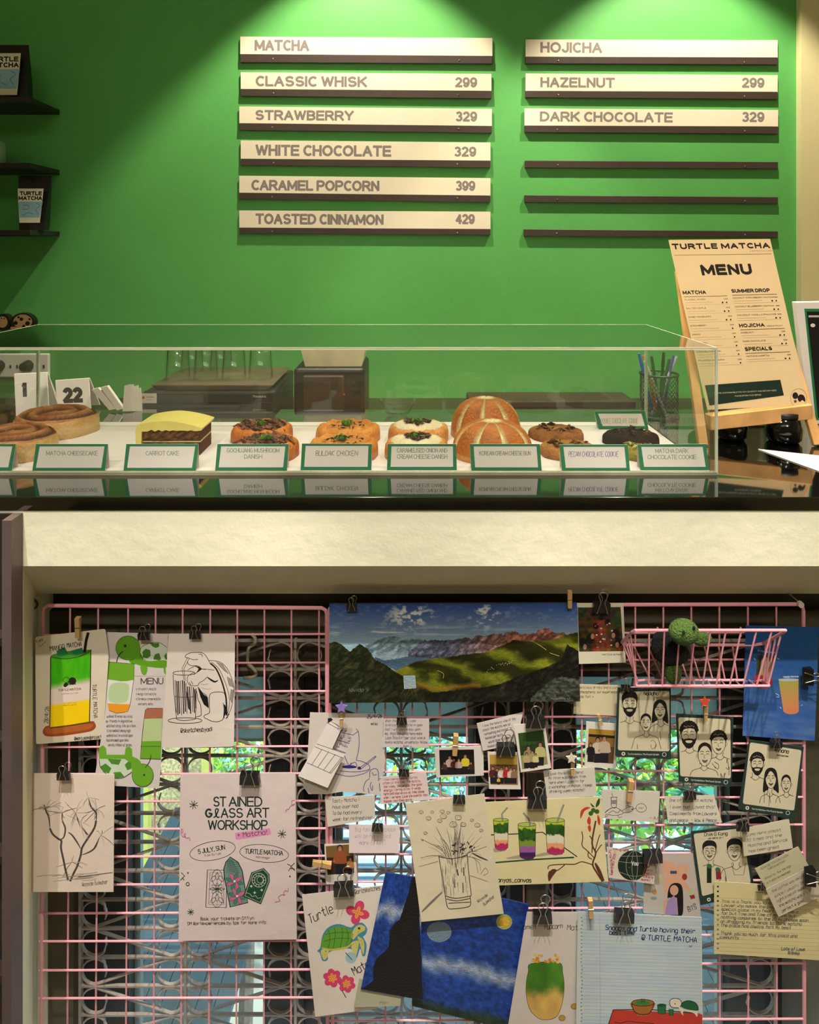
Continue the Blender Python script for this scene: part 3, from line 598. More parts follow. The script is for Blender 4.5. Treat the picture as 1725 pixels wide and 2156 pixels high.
MB().hexa([(cx-.085, 2.0, zg+.001), (cx+.085, 2.0, zg+.001), (cx+.098, 1.99, zg+.062), (cx-.098, 1.99, zg+.062)], [(cx-.085, 2.17, zg+.001), (cx+.085, 2.17, zg+.001), (cx+.098, 2.18, zg+.062), (cx-.098, 2.18, zg+.062)]).build('tub', pm('milky_plastic', 'e2d3ae', .35, var=.2, vs=14), t)
bevel(MB().box((cx-.101, 1.987, zg+.061), (cx+.101, 2.183, zg+.067)).build('lid', pm('lid_plastic', 'd8d8c0', .3), t), .002)
c = ((838-CX)*1.71/F, 1.71, ZC+.0005)
tag(MB().lathe(c, [(.018, 0), (.03, .006), (.043, .028), (.046, .042), (.044, .042), (.040, .028), (.026, .008), (.0, .005)], 28, False).build('glass_bowl', TUM, None, True), 'small clear glass bowl behind the pastry case', 'bowl')
m = MB().box((.2, 2.2, .997), (.75, 2.34, 1.02)); tag(bevel(m.build('dark_board', pm('walnut', '33221a', .5, var=.3), None), .004), 'flat dark wooden board lying against the green wall', 'board')
# pen cup
D = 1.70; c = ((1388-CX)*D/F, D, ZC+.0005); t = thing('pen_cup', c, 'black mesh pen cup behind the right end of the case', 'pen holder'); r_ = 38*D/F; hc = .108
m = MB(); n = 26
for k in range(n):
    for sg in (1, -1):
        m.tube([(c[0]+r_*math.cos(2*math.pi*(k/n+sg*j*.06)), c[1]+r_*math.sin(2*math.pi*(k/n+sg*j*.06)), c[2]+hc*j/6) for j in range(7)], .0007, 3)
m.build('mesh_wall', BLACK, t)
for z_, nm in ((hc, 'rim'), (.003, 'base_ring')):
    MB().tube([(c[0]+r_*math.cos(k*math.pi/12), c[1]+r_*math.sin(k*math.pi/12), c[2]+z_) for k in range(24)], .003, 6, True).build(nm, BLACK, t)
MB().lathe((c[0], c[1], c[2]), [(r_, 0), (r_, .002)], 24).build('base', BLACK, t)
for bx, tx_, ty_, col, nm in ((-10, -42, 744, '2f6fc0', 'blue'), (-4, -32, 748, 'd8763c', 'orange'), (4, -16, 750, '2f4a38', 'dark green'), (2, 10, 742, '1c1a1c', 'black'), (-6, 22, 756, '2f5a44', 'green'), (-14, 38, 750, 'c9c6dc', 'pale violet'), (8, 30, 748, '5a58a8', 'violet'), (12, -30, 760, 'd6d2cc', 'white')):
    a = Vector((c[0]+bx*D/F, c[1]+R.uniform(-.01, .01), c[2]+.003)); b = W(1388+tx_, ty_, D+R.uniform(-.012, .012))
    t2 = thing('pen', a, nm+' pen standing in the black mesh cup', 'pen', 'pens in the mesh cup')
    MB().tube([a, a.lerp(b, .78)], .0038, 8).build('barrel', pm('pen_'+nm, col, .35), t2); MB().tube([a.lerp(b, .78), b], .0045, 8, r2=.0035).build('cap', pm('pen_'+nm, col, .35), t2)
# ================= easel and printed menu =================
PINE = pm('pine', 'd9a566', .55, var=.18, vs=18, bump=.1, bs=60)
es = thing('easel', W(1590, 945, 1.47), 'small pine tabletop easel holding the printed menu', 'easel')
def bar(mb, a, b, w_, t_): # rectangular bar between points
    a = Vector(a); b = Vector(b); d = (b-a).normalized(); s = d.cross(Vector((0, 1, 0))).normalized()*w_/2; u = s.cross(d).normalized()*t_/2
    return mb.hexa([a-s-u, a+s-u, b+s-u, b-s-u], [a-s+u, a+s+u, b+s+u, b-s+u])
ef = lambda px, D: Vector(((px-CX)*D/F, D, ZC+.004))
bevel(bar(MB(), ef(1480, 1.44), W(1431, 570, 1.60), .020, .012).build('leg', PINE, es), .001, 1)
bevel(bar(MB(), ef(1722, 1.44), W(1618, 570, 1.60), .020, .012).build('leg', PINE, es), .001, 1)
bevel(bar(MB(), ef(1500, 1.62), W(1500, 600, 1.60), .018, .012).build('rear_leg', PINE, es), .001, 1)
a, b = W(1497, 880, 1.455), W(1712, 856, 1.455); d = Vector((0, .03, 0)); h_ = Vector((0, 0, .028))
bevel(MB().hexa([a-h_, b-h_, b+h_*.15, a+h_*.15], [a-h_+d, b-h_+d, b+h_*.15+d, a+h_*.15+d]).build('ledge', PINE, es), .0015, 1)
MQ = [(1408,505),(1622,503),(1703,852),(1490,863)]
T, A = paper('printed_menu', MQ, 1/((1/1.465+1/1.555)/2), 'e2c698', 'tan printed cafe menu leaning on the pine easel', 'menu', tilt=(0, (1/1.465-1/1.555)/355), th=.001)
def mq(x, y):      # menu sheet coordinates 0..100 x 0..160
    u, v = x/100, y/160; a, b, c_, d_ = MQ
    return ((a[0]*(1-u)+b[0]*u)*(1-v)+(d_[0]*(1-u)+c_[0]*u)*v, (a[1]*(1-u)+b[1]*u)*(1-v)+(d_[1]*(1-u)+c_[1]*u)*v)
BK = '1b1512'
A.ptxt(2, 9, 'TURTLE MATCHA', 5.4, BK, fit=96, bold=.06, q=mq); A.ptxt(77, 12, 'A SIPPING CULTURE', 1.2, '6a5a44', fit=22, q=mq)
def ml(x0, x1, y, w_=.5, c_='6a583e'): A.stroke([mq(x0, y), mq(x1, y)], w_, c_, False)
ml(2, 98, 14.5, 1)
A.ptxt(25, 34, 'MENU', 10.5, BK, fit=50, bold=.06, q=mq)
def col_(x, x1, y, head, items, w_):
    A.ptxt(x, y, head, 3.6, BK, fit=w_, bold=.05, q=mq); ml(x, x1, y+2.2, 1.0, '3a2e20')
    for i, (s, p) in enumerate(items):
        yy = y+5.6+i*8.2; A.ptxt(x, yy, s, 1.35, '3a3026', fit=len(s)*1.62, bold=.01, q=mq); A.ptxt(x1-4, yy, p, 1.3, '3a3026', fit=4, q=mq)
        ml(x, x+28, yy+2.3, .55, 'a48e6a'); ml(x, x1, yy+4.4, .45, 'b39c76'); A.ell(*mq(x1-2, yy+2.8), 1.6, 1.8, '241c16')
        if i < 3: A.ell(*mq(x1-6, yy+2.8), 1.8, 1.9, '241c16')
col_(2, 45, 51.5, 'MATCHA', [('CLASSIC WHISK','299'),('SALTED MAPLE','329'),('HONEY ROSEMARY','329'),('STRAWBERRY','329'),('MANGO','329'),('TIRAMISU','349'),('CARAMEL POPCORN','399'),('TOASTED CINNAMON','429')], 23)
col_(50, 94, 51, 'SUMMER DROP', [('COCONUT STRAWBERRY MATCHA','399'),('COCONUT BLUEBERRY MATCHA','399'),('COCONUT VANILLA PALM ICE','399')], 38)
col_(50, 94, 84, 'HOJICHA', [('HAZELNUT','299'),('DARK CHOCOLATE','329')], 25); A.ptxt(77, 84, 'MEDIUM ROAST', 1.3, '6a583e', fit=16, q=mq)
col_(50, 94, 106.5, 'SPECIALS', [('MATCHA MARTINI','399')], 27)
A.fill([mq(3, 137), mq(78, 135), mq(78, 150), mq(3, 156)], '10291d')
A.ptxt(10, 145.5, 'WE ARE CUSTOMISABLE FOR ANY QUANTITY AND DIETARY NEED', 1.3, 'c9bd98', fit=62, q=mq); A.ptxt(30, 149, 'PLEASE INFORM YOUR SERVER', 1.3, 'c9bd98', fit=26, q=mq)
A.ell(1682, 838, 17, 20, 'a48e6a', line=.7); A.ell(1675, 833, 6, 7, BK); A.fill([(1680, 838), (1684, 831), (1692, 832), (1696, 840), (1695, 846), (1690, 842), (1684, 846)], BK, True); A.ell(1675, 845, 3, 3, '5a4a38')
A.build('lettering', INK, T)
# framed picture, right edge
t = thing('picture_frame', W(1720, 897, 1.6), 'white framed picture with green border at the right edge of the counter', 'picture frame')
A = Art(1.62, 0, 0, (0, 0)); q = [(1677,636),(1790,634),(1800,897),(1706,897)]
d = Vector((0, .02, 0)); f = [W(x, y, 1.62) for x, y in q]; f[2].z = f[3].z = ZC+.001
bevel(MB().hexa([f[3], f[2], f[1], f[0]], [p+d for p in (f[3], f[2], f[1], f[0])]).build('frame', WHITE, t), .002)
A.fill([(1694,650),(1790,650),(1800,885),(1718,885)], '1f7a4a'); A.fill([(1699,656),(1790,656),(1800,880),(1723,880)], '14100e')
A.rect(1703, 664, 1725, 668, 'c8bfb4'); A.ell(1712, 685, 5, 4, 'e8e0d8'); A.build('print', INK, t)
# dark jars, white box and leaflet under the easel
for k, (px, D, r_, h_, lab) in enumerate(((1541, 1.50, .032, .062, 'round black glossy jar under the left of the pine easel'), (1650, 1.48, .036, .062, 'round black glossy jar under the right of the pine easel'))):
    t = thing('black_jar', ((px-CX)*D/F, D, ZC+.0005), lab, 'jar', 'black jars under the easel')
    MB().lathe(t.location, [(r_*.8, 0), (r_, .008), (r_*1.05, h_*.5), (r_*.85, h_*.9)], 24).build('jar_body', pm('glossy_black', '0a0a0b', .12), t, True)
    MB().lathe(Vector(t.location)+Vector((0, 0, h_*.9)), [(r_*.88, 0), (r_*.88, .01), (r_*.3, .014)], 24).build('lid', BLACK, t, True)
c = W(1578, 940, 1.60); tag(bevel(MB().box((c.x-.03, 1.60, ZC+.0005), (c.x+.045, 1.66, ZC+.085)).build('tissue_box', pm('pale_box', 'b9c2b4', .4), None), .004), 'pale box standing behind the left black jar', 'box')
a = [(.745, 1.42), (.86, 1.37), (.86, 1.19), (.815, 1.20)]
tag(MB().prism([(x, y, ZC+.0005) for x, y in a], (0, 0, .0012)).build('leaflet', WHITE, None), 'white leaflet lying on the counter at the right edge', 'leaflet')
# ================= setting: papered window below =================
DB, DS = 1.152, 1.28
zb0, zs0 = Z0-(1192-CY)*DB/F, Z0-(1250-CY)*DS/F
LX0, LX1 = (48-CX)*DB/F, (80-CX)*DS/F
PIER = 1.0
m = MB(); m.prism([(-2, DB, 1.073), (-2, DB, zb0), (-2, DS, zs0), (-2, 1.40, zs0), (-2, 1.79, zs0), (-2, 1.79, 1.073)][::-1], (4, 0, 0)); struct('wall_beam', m, CREAM)
m = MB(); m.prism([(-2, DB, -.2), (LX0, DB, -.2), (LX1, DS, -.2), (LX1, 1.42, -.2), (-2, 1.42, -.2)], (0, 0, zb0+.2)); struct('wall_pier_left', m, CREAM)
m = MB(); m.box((PIER, DB, -.2), (2, 1.42, zb0)); struct('wall_pier_right', m, CREAM)
struct('wall_sill', MB().box((LX1, DB, -.3), (PIER, 1.42, -.2)), CREAM)
FR = pm('dark_window_wood', '3a3424', .6, var=.3, vs=9, bump=.15, bs=30)
FR2 = pm('black_window_wood', '14110c', .6, var=.3)
FR3 = pm('brown_window_wood', '5a4d36', .6, var=.25, vs=10, bump=.15, bs=30)
FR4 = pm('olive_window_board', '4a4634', .65, var=.3, vs=10, bump=.15)  # olive board, slightly lighter than the dark window wood
XW = lambda px, D: (px-CX)*D/F
ZW = lambda py, D: Z0-(py-CY)*D/F
DF = 1.335
zt = ZW(1425, DF)
m = MB().box((LX1, DF, zt), (PIER, 1.42, zs0)); struct('trim_2', m, FR)
for k, (a, b, mt, d0) in enumerate(((70, 165, FR3, DF-.02), (165, 262, FR2, DF+.02), (557, 640, FR2, DF), (640, 704, FR2, DF+.01), (1003, 1108, FR2, DF+.01), (1108, 1150, FR3, DF), (1150, 1215, FR2, DF+.01), (1547, 1640, FR2, DF+.02), (1640, 1690, FR, DF-.012), (1690, 1960, FR4, DF-.004))):
    struct('trim_%d' % (k+3), MB().box((XW(a, DF), d0, -.2), (min(XW(b, DF), PIER), 1.42, zt)), mt)
bevel(struct('trim_14', MB().box((XW(100, DF-.012), DF-.014, ZW(1338, DF-.012)), (PIER, DF, ZW(1285, DF-.012))), FR4), .004)
PANE = glassmat('window_pane', (.84, .92, .92), .8, .02)
FROST = bpy.data.materials.new('frosted_glass'); FROST.use_nodes = True; _n = FROST.node_tree; _n.nodes.clear()
_o = _n.nodes.new('ShaderNodeOutputMaterial'); _d = _n.nodes.new('ShaderNodeBsdfDiffuse'); _t = _n.nodes.new('ShaderNodeBsdfTranslucent'); _m = _n.nodes.new('ShaderNodeMixShader')
_d.inputs[0].default_value = (.46, .56, .55, 1); _t.inputs[0].default_value = (.6, .72, .70, 1); _m.inputs[0].default_value = .5
_n.links.new(_d.outputs[0], _m.inputs[1]); _n.links.new(_t.outputs[0], _m.inputs[2]); _n.links.new(_m.outputs[0], _o.inputs[0])
ALU = pm('window_aluminium', '8f9a96', .35, metal=.6)
for k, (a, b) in enumerate(((262, 557), (704, 1003), (1215, 1547))):
    x0, x1 = XW(a, DF), XW(b, DF); z1 = zt; t = thing('window_%d' % (k+1), ((x0+x1)/2, 1.39, -.2), None, None); t['kind'] = 'structure'
    MB().box((x0+.004, 1.392, -.18), (x1-.004, 1.396, z1-.012)).build('pane', PANE, t)
    yb = (1556, 1546, 1532)[k]; MB().box((x0+.004, 1.387, ZW(yb, 1.387)), (x1-.004, 1.390, z1-.012)).build('frosted_pane', FROST, t); MB().box((x0+.004, 1.386, ZW(yb+5, 1.386)), (x1-.004, 1.394, ZW(yb, 1.386))).build('glazing_bar', ALU, t)
    for n_, (p, q) in enumerate((((x0, 1.385, -.2), (x0+.012, 1.40, z1)), ((x1-.012, 1.385, -.2), (x1, 1.40, z1)), ((x0+.012, 1.385, z1-.014), (x1-.012, 1.40, z1)), ((x0+.012, 1.385, -.2), (x1-.012, 1.40, -.17)))):
        MB().box(p, q).build('window_frame', ALU, t)
# ---------- outdoors, seen through the panes ----------
YEL = pm('yellow_shutter', 'e8d768', .7, var=.06)
tag(bevel(MB().box((XW(250, 3.75), 3.75, -3.19), (XW(312, 3.75), 3.80, .3)).build('shutter_edge', YEL, None), .004), 'pale yellow shutter edge outside the left window, at its left side', 'shutter')
tag(bevel(MB().box((XW(424, 3.5), 3.5, -3.19), (XW(444, 3.5), 3.55, -.9)).build('shutter_edge', YEL, None), .004), 'short pale yellow upright outside the left window below the pink poster', 'shutter')
struct('trim_15', MB().box((-6, 5.5, -3.2), (6, 5.7, .9)), pm('far_wall', 'dcebee', .8, var=.04))
struct('trim_16', MB().box((-6, 1.5, -3.3), (6, 8, -3.2)), pm('yard_ground', '9a9a90', .9, var=.2, vs=4))
bd = thing('garden_wall', (-1.6, 4.2, -3.2), 'speckled sandy rendered wall outside the left window', 'garden wall')
m = MB().box((-3.2, 4.2, -3.2), (XW(446, 4.2), 4.3, 0)); m.build('render_coat', pm('speckled_render', 'c9b684', .9, var=.5, vs=60, bump=.6, bs=60), bd)
def leaf_cloud(name, c, rad, n, cols, size, label, seed, trunk=None, cat='tree'):
    r = random.Random(seed); t = thing(name, (c[0], c[1], -3.19), label, cat, None); m = MB()
    for i in range(n):
        d = Vector((r.gauss(0, 1), r.gauss(0, 1), r.gauss(0, 1))).normalized()*r.random()**.5; p = Vector((c[0]+d.x*rad[0], c[1]+d.y*rad[1], c[2]+d.z*rad[2]))
        a = Vector((r.uniform(-1, 1), r.uniform(-.5, .5), r.uniform(-1, .3))).normalized(); b = a.cross(Vector((r.uniform(-.4, .4), 1, r.uniform(-.4, .4)))).normalized()
        l = size*r.uniform(.6, 1.4); w_ = l*r.uniform(.18, .3); m.cc = lin(r.choice(cols))
        m.add([p, p+a*l*.4+b*w_, p+a*l, p+a*l*.4-b*w_, p+a*l*.5+Vector((0, -w_*.3, 0))], [(0, 1, 4), (1, 2, 4), (2, 3, 4), (3, 0, 4)])
    m.build('foliage', LEAF, t, kind='stuff')
    tp = trunk or [(c[0], c[1], -3.19), (c[0]+.05, c[1], c[2]-rad[2]*.4), (c[0]-.03, c[1], c[2])]
    BARK = pm('bark', '5a5148', .8, var=.3, bump=.5); MB().tube(tp, .045, 8, r2=.02).build('trunk', BARK, t)
    for k in range(4): MB().tube([tp[-2], (tp[-1][0]+r.uniform(-1, 1)*rad[0]*.6, tp[-1][1], tp[-1][2]+r.uniform(-.2, 1)*rad[2]*.6)], .018, 6, r2=.006).build('branch', BARK, t)
LEAF = colmat('leaf', .5); YG = ['b8dc4a', '8fc44a', '6faa4c', 'cfec6e', '5f9f62', 'a6e0c0', 'd6f0e0']; TG = ['5faa9a', '8fd0c4', '6fb88c', '3f8a78', 'c0ecdc']
leaf_cloud('garden_tree', (XW(515, 3.9), 3.9, ZW(1600, 3.9)), (.20, .25, .26), 1100, YG, .045, 'leafy green tree outside the left window', 11)
leaf_cloud('garden_tree', (XW(880, 3.9), 3.9, ZW(1600, 3.9)), (.40, .3, .28), 1000, TG+['a6cf3a'], .05, 'teal green tree outside the middle window', 12)
leaf_cloud('garden_tree', (XW(1350, 3.9), 3.9, ZW(1620, 3.9)), (.46, .35, .30), 1300, YG+['7fb43a', '4f8a48'], .075, 'bright yellow green tree outside the right window', 13, [(XW(1262, 3.9), 3.9, -3.19), (XW(1268, 3.9), 3.85, -2), (XW(1300, 3.9), 3.9, ZW(1660, 3.9)), (XW(1370, 3.9), 3.9, ZW(1575, 3.9))])
leaf_cloud('garden_shrub', (XW(1500, 3.4), 3.4, ZW(1700, 3.4)), (.14, .12, .16), 500, TG+['5f9a3c'], .08, 'blue green shrub outside the right window, right of the yellow green tree', 14, cat='shrub')
# far house with slatted blinds
hs = thing('far_house', (.5, 4.6, -3.2), 'pale blue grey house with louvred bands beyond the trees', 'house')
MB().box((-.8, 4.6, -3.2), (3.2, 5.4, ZW(1665, 4.6))).build('wall', pm('house_wall', '7fa6b8', .7, var=.05), hs)
for k in range(9): bevel(MB().box((-.8, 4.56, ZW(1690+k*27, 4.6)-.03), (3.2, 4.6, ZW(1690+k*27, 4.6)+.01)).build('louvre', pm('louvre_white', 'dbe9f2', .4), hs), .004)
# parked car like blue body low down, teal awnings
CARP = pm('blue_grey_awning', '46595e', .6, var=.35, vs=7)
for k, (a, b, y0, y1, D, lab) in enumerate(((285, 560, 1700, 2200, 2.1, 'left'), (700, 1010, 1880, 2200, 2.2, 'middle'), (1210, 1550, 1790, 2250, 2.3, 'right'))):
    t = thing('awning', (XW((a+b)/2, D), D, -2), 'teal grey sloping awning outside the %s window' % lab, 'awning')
    n = 9
    for i in range(n):
        xa, xb = XW(a+(b-a)*i/n+1.2, D), XW(a+(b-a)*(i+1)/n, D); MB().hexa([(xa, D-.5, ZW(y1, D-.5)), (xb, D-.5, ZW(y1, D-.5)), (xb, D+.35, ZW(y0, D+.35)), (xa, D+.35, ZW(y0, D+.35))], [(xa, D-.5, ZW(y1, D-.5)-.02), (xb, D-.5, ZW(y1, D-.5)-.02), (xb, D+.35, ZW(y0, D+.35)-.02), (xa, D+.35, ZW(y0, D+.35)-.02)]).build('awning_panel', CARP, t)
# ================= wrought iron grille =================
IRON = pm('painted_iron', '9a8d80', .5, metal=.1, var=.15, vs=40)
gr = thing('window_grille', (0, 1.305, .06), 'grey painted scrollwork security grille across the windows', 'grille')
def ribbon(mb, pts, D, dep=.0055, th=.0022):
    n = len(pts); vs = []; fs = []
    for i, (x, y) in enumerate(pts):
        a, b = pts[max(i-1, 0)], pts[min(i+1, n-1)]; dx, dy = b[0]-a[0], b[1]-a[1]; l = math.hypot(dx, dy) or 1; nx, ny = -dy/l*th*F/D/2, dx/l*th*F/D/2
        p, q = W(x+nx, y+ny, D), W(x-nx, y-ny, D); e = Vector((0, dep, 0)); vs += [p, q, q+e, p+e]
    for i in range(n-1):
        for k in range(4): fs.append((i*4+k, i*4+(k+1) % 4, i*4+4+(k+1) % 4, i*4+4+k))
    fs += [(0, 1, 2, 3), tuple(range(n*4-4, n*4))[::-1]]
    return mb.add(vs, fs)
DG = 1.300; rows_y = [1350+60.7*k for k in range(15)]; posts = [[168, 390, 622, 845, 1071], [1152, 1388, 1632]]
for pp in posts:
    for x in pp: bevel(MB().box((XW(x-2.8, DG), DG-.001, ZW(2260, DG)), (XW(x+2.8, DG), DG+.010, ZW(1348, DG))).build('post', IRON, gr), .0006, 1)
    for y in rows_y: MB().box((XW(pp[0], DG), DG, ZW(y+1.8, DG)), (XW(pp[-1], DG), DG+.0055, ZW(y-1.8, DG))).build('bar', IRON, gr)
    for bi in range(len(pp)-1):
        A_, B_ = pp[bi], pp[bi+1]; r = 27.5
        for k, y in enumerate(rows_y[:-1]):
            up = (k+bi) % 2 == 0; cy = y+30.3; cl = A_+r+4; cr = B_-r-4; pts = []
            s = 1 if up else -1
            for a in np.linspace(-25, 270, 22): t_ = math.radians(a); rr = r*(.86 if a < 40 else 1); pts.append((cl+rr*math.cos(t_), cy+s*rr*math.sin(t_)))
            for a in np.linspace(90, -205, 22): t_ = math.radians(a); rr = r*(.86 if a < -170 else 1); pts.append((cr+rr*math.cos(t_), cy+s*rr*math.sin(t_)))
            ribbon(MB(), pts, DG+.0004*((k+bi) % 3)).build('scroll', IRON, gr)
# ================= pink wire panels =================
PINK = pm('pink_coated_wire', 'e29aa4', .38, var=.05)
DP = 1.245
def wire(mb, a, b, r=.0017, D=DP, bow=0): return mb.tube([W(a[0], a[1], D), W((a[0]+b[0])/2+bow, (a[1]+b[1])/2, D), W(b[0], b[1], D)], r, 8)
def grid(label, x0, x1, xs, ys, skew, yfun, rc=1):
    t = thing('wire_grid', W((x0+x1)/2, 2200, DP), label, 'wire panel', 'pink wire display panels')
    c = 10; pts = [(x0-skew+8, 2216), (x0, 1290), (x0+2, 1281), (x0+10, 1275), (x1-10, yfun(x1)), (x1-2, yfun(x1)+5), (x1, yfun(x1)+14), (x1+2, 2216)]
    MB().tube([W(x, y, DP) for x, y in pts], .0034, 8).build('panel_frame', PINK, t)
    for x in xs: wire(MB(), (x, 1277), (x-skew*.6*(1-(x-x0)/(x1-x0)) if skew else x+1, 2212), D=DP+.002, bow=R.uniform(-1, 1)).build('upright_wire', PINK, t)
    for y in ys: wire(MB(), (x0-skew*(y-1275)/900+1, y+2), (x1, y-2 if not skew else y), D=DP-.001, bow=R.uniform(-.8, .8)).build('cross_wire', PINK, t)
grid('pink wire grid panel holding the pink poster, left of the landscape painting', 91, 688, [148, 207, 270, 328, 385, 443, 500, 557, 614, 672], [1335,1395,1455,1514,1571,1628,1686,1744,1802,1861,1921,1980,2041,2100,2160], 12, lambda x: 1280)
grid('pink wire grid panel under the landscape painting, reaching the right edge', 693, 1692, [752,811,868,926,983,1043,1103,1163,1225,1282,1338,1397,1456,1515,1575,1635], [1333,1390,1448,1509,1567,1624,1680,1738,1797,1855,1912,1970,2030,2088,2147], 0, lambda x: 1272)
# ================= shelf unit at far left =================
cb = thing('shelf_unit', (-.9, 1.15, .0), 'dark brown open shelf unit at the left edge beside the papered window', 'shelf unit')
CBX = XW(48, 1.151); CBD = pm('dark_brown_laminate', '2b2422', .4, var=.1); CBL = pm('mauve_brown_edge', '5c4c48', .45, var=.08)
MB().box((CBX-.016, 1.118, 0), (CBX, 1.151, 1.07)).build('side_panel', CBL, cb)
MB().box((-1.6, 1.146, 0), (CBX-.016, 1.151, 1.07)).build('back_panel', CBD, cb)
for y in (1345, 1560, 1800, 2050): MB().box((-1.6, 1.120, ZW(y+8, 1.13)), (CBX-.016, 1.146, ZW(y-8, 1.13))).build('shelf', CBD, cb)
# ================= clips and pegs =================
CB = pm('clip_black', '0d0c0d', .38, var=.2)
def clip_proto():
    t = thing('binder_clip', (0, 0, 0), 'x', 'binder clip', 'black binder clips')
    m = MB(); m.hexa([(-.5, -.10, -.28), (.5, -.10, -.28), (.46, -.24, .28), (-.46, -.24, .28)], [(-.5, .02, -.28), (.5, .02, -.28), (.46, .2, .28), (-.46, .2, .28)]); m.build('clip_body', CB, t)
    for s, y in ((1, -.2), (-1, .16)):
        pts = [(-.3, y-.04, -.26), (-.2, y-.06*s, .1), (-.11, y-.1*s, .42), (-.24, y-.14*s, .78), (-.12, y-.16*s, .98), (.12, y-.16*s, .98), (.24, y-.14*s, .78), (.11, y-.1*s, .42), (.2, y-.06*s, .1), (.3, y-.04, -.26)]
        if s < 0: pts = [(x+.22, y_, z*.88) for x, y_, z in pts]
        MB().tube(catmull(pts, False, 3), .024, 6).build('clip_handle', STEEL, t, True)
    return t
CP = clip_proto(); used = [False]
def clip(px, py, w_, D, label, rot=0, hs=1):
    t = CP if not used[0] else copy_tree(CP); used[0] = True
    s = w_*D/F; t.location = W(px, py, D); t.rotation_euler = (0, math.radians(rot), 0); t.scale = (s, s*.8, s*hs); t['label'] = label
WOOD = pm('peg_wood', 'c29a62', .6, var=.2, vs=40)
def peg_proto():
    t = thing('clothes_peg', (0, 0, 0), 'x', 'clothes peg', 'small wooden pegs')
    for s in (-1, 1):
        y = s*.045
        MB().hexa([(-.12, y-.04-(0 if s > 0 else .04), .5), (.12, y-.04-(0 if s > 0 else .04), .5), (.12, y-.04, 0), (-.12, y-.04, 0)], [(-.12, y+.04+(.04 if s > 0 else 0), .5), (.12, y+.04+(.04 if s > 0 else 0), .5), (.12, y+.04, 0), (-.12, y+.04, 0)]).build('jaw', WOOD, t)
        MB().hexa([(-.12, y-.04, -.02), (.12, y-.04, -.02), (.11, y-.02, -.5), (-.11, y-.02, -.5)], [(-.12, y+.04, -.02), (.12, y+.04, -.02), (.11, y+.02, -.5), (-.11, y+.02, -.5)]).build('jaw', WOOD, t)
    MB().tube([(-.13, -.09, .02), (.13, -.09, .02)], .025, 6).build('spring', STEEL, t)
    return t
PP = peg_proto(); usedp = [False]
def peg(px, y0, y1, D, label, rot=0, star=None):
    t = PP if not usedp[0] else copy_tree(PP, None); usedp[0] = True
    s = abs(y1-y0)*D/F; t.location = W(px, (y0+y1)/2, D); t.rotation_euler = (0, math.radians(rot), 0); t.scale = (s, s, s); t['label'] = label
    if star:
        col, sx, sy, sr = star; pts = []
        for k in range(10): a = math.radians(-90+36*k); rr = sr*(1 if k % 2 == 0 else .5); pts.append(W(sx+rr*math.cos(a), sy+rr*math.sin(a), D-.008))
        nm = {'e0523c': 'red', '8a72b8': 'purple', 'd8cdb4': 'cream'}[col]
        tag(MB().prism(pts, (0, .002, 0)).build('star', pm('star_'+nm, col, .6), None), nm+' star glued to the top of a small wooden peg', 'star')
# ================= sheets on the grid =================
def Z(ox, oy, s, pts): return [(ox+x/s, oy+y/s) for x, y in pts]
PK, CRM = 'd9cbc4', 'd8cba6'
INKC = '221e1e'; BLU = '2a2f6a'
def hand(A, x, y, rows, h, dy, fit, col=INKC, rot=0, w=.8): A.para(x, y, rows, h*.92, w*.72, col, dy, rot, fit)
# mango drink card
q = [(74,1341),(222,1324),(229,1381),(217,1556),(76,1567)]
T, A = paper('drink_sketch', q, 1.232, 'dccfb8', 'white card painted with a green and yellow drink on a brown saucer', 'drawing', tilt=(0, -.00002), round_=5)
z = lambda *p: Z(60, 1300, 5.673, p)
A.fill(z((170,1360),(190,1320),(260,1290),(730,1240),(790,1260),(805,1300),(780,1340),(700,1370),(400,1415),(230,1420),(180,1395)), 'a04a22', True)
A.fill(z((200,1350),(260,1310),(720,1270),(770,1290),(700,1340),(400,1380),(240,1390)), 'b8622c', True)
def cup(u, v):
    n = fbm(u*9, v*5)*.5+fbm(u*40, v*6)*.25; t = v+(n-.4)*.09; c = np.zeros((len(u), 3))
    def sm(a, b): return np.clip((t-a)/(b-a), 0, 1)[:, None]
    g1 = np.array([.15, .62, .05]); g2 = np.array([.50, .80, .10]); wt = np.array([.90, .82, .78]); ye = np.array([.99, .82, .02])
    c = g1*(1-n[:, None])+g2*n[:, None]; c = c*(1-sm(.36, .46))+wt*sm(.36, .46); c = c*(1-sm(.66, .70))+ye*sm(.66, .70); return c
A.raster(z((265,480),(745,390),(735,1250),(260,1315)), 30, 44, cup)
A.fill(z((265,470),(300,440),(500,400),(740,385),(745,400),(690,450),(560,485),(400,500),(300,490)), '3f8f20', True)
for p in (((335,400),(430,350),(480,440),(400,465),(345,450)), ((500,400),(640,360),(660,430),(560,455))): A.fill(z(*p), '1f7a44')
A.stroke(z((265,470),(262,900),(255,1300)), 2, INKC, False); A.stroke(z((745,390),(740,800),(728,1250)), 2, INKC, False); A.stroke(z((270,470),(420,495),(600,470),(745,395)), 1.3, INKC)
A.stroke(z((255,1320),(500,1290),(740,1250)), 3, '5a4a10'); A.stroke(z((715,180),(690,270),(668,420)), 6, '111111', False)
A.ell(*z((452,748))[0], 6.5, 6, INKC, line=1); A.ell(*z((525,760))[0], 8, 8, INKC); A.fill(z((420,795),(455,770),(480,800),(445,835),(418,825)), INKC); A.lines([z((470,760),(490,800),(540,790),(565,800))], 1.5, INKC)
A.ptxt(*z((355,885))[0], 'TURTLE MATCHA', 5.2, INKC, fit=49, rot=-4); A.ptxt(*z((390,922))[0], 'A SIPPING CULTURE', 2.2, '5a4a44', fit=36, rot=-4)
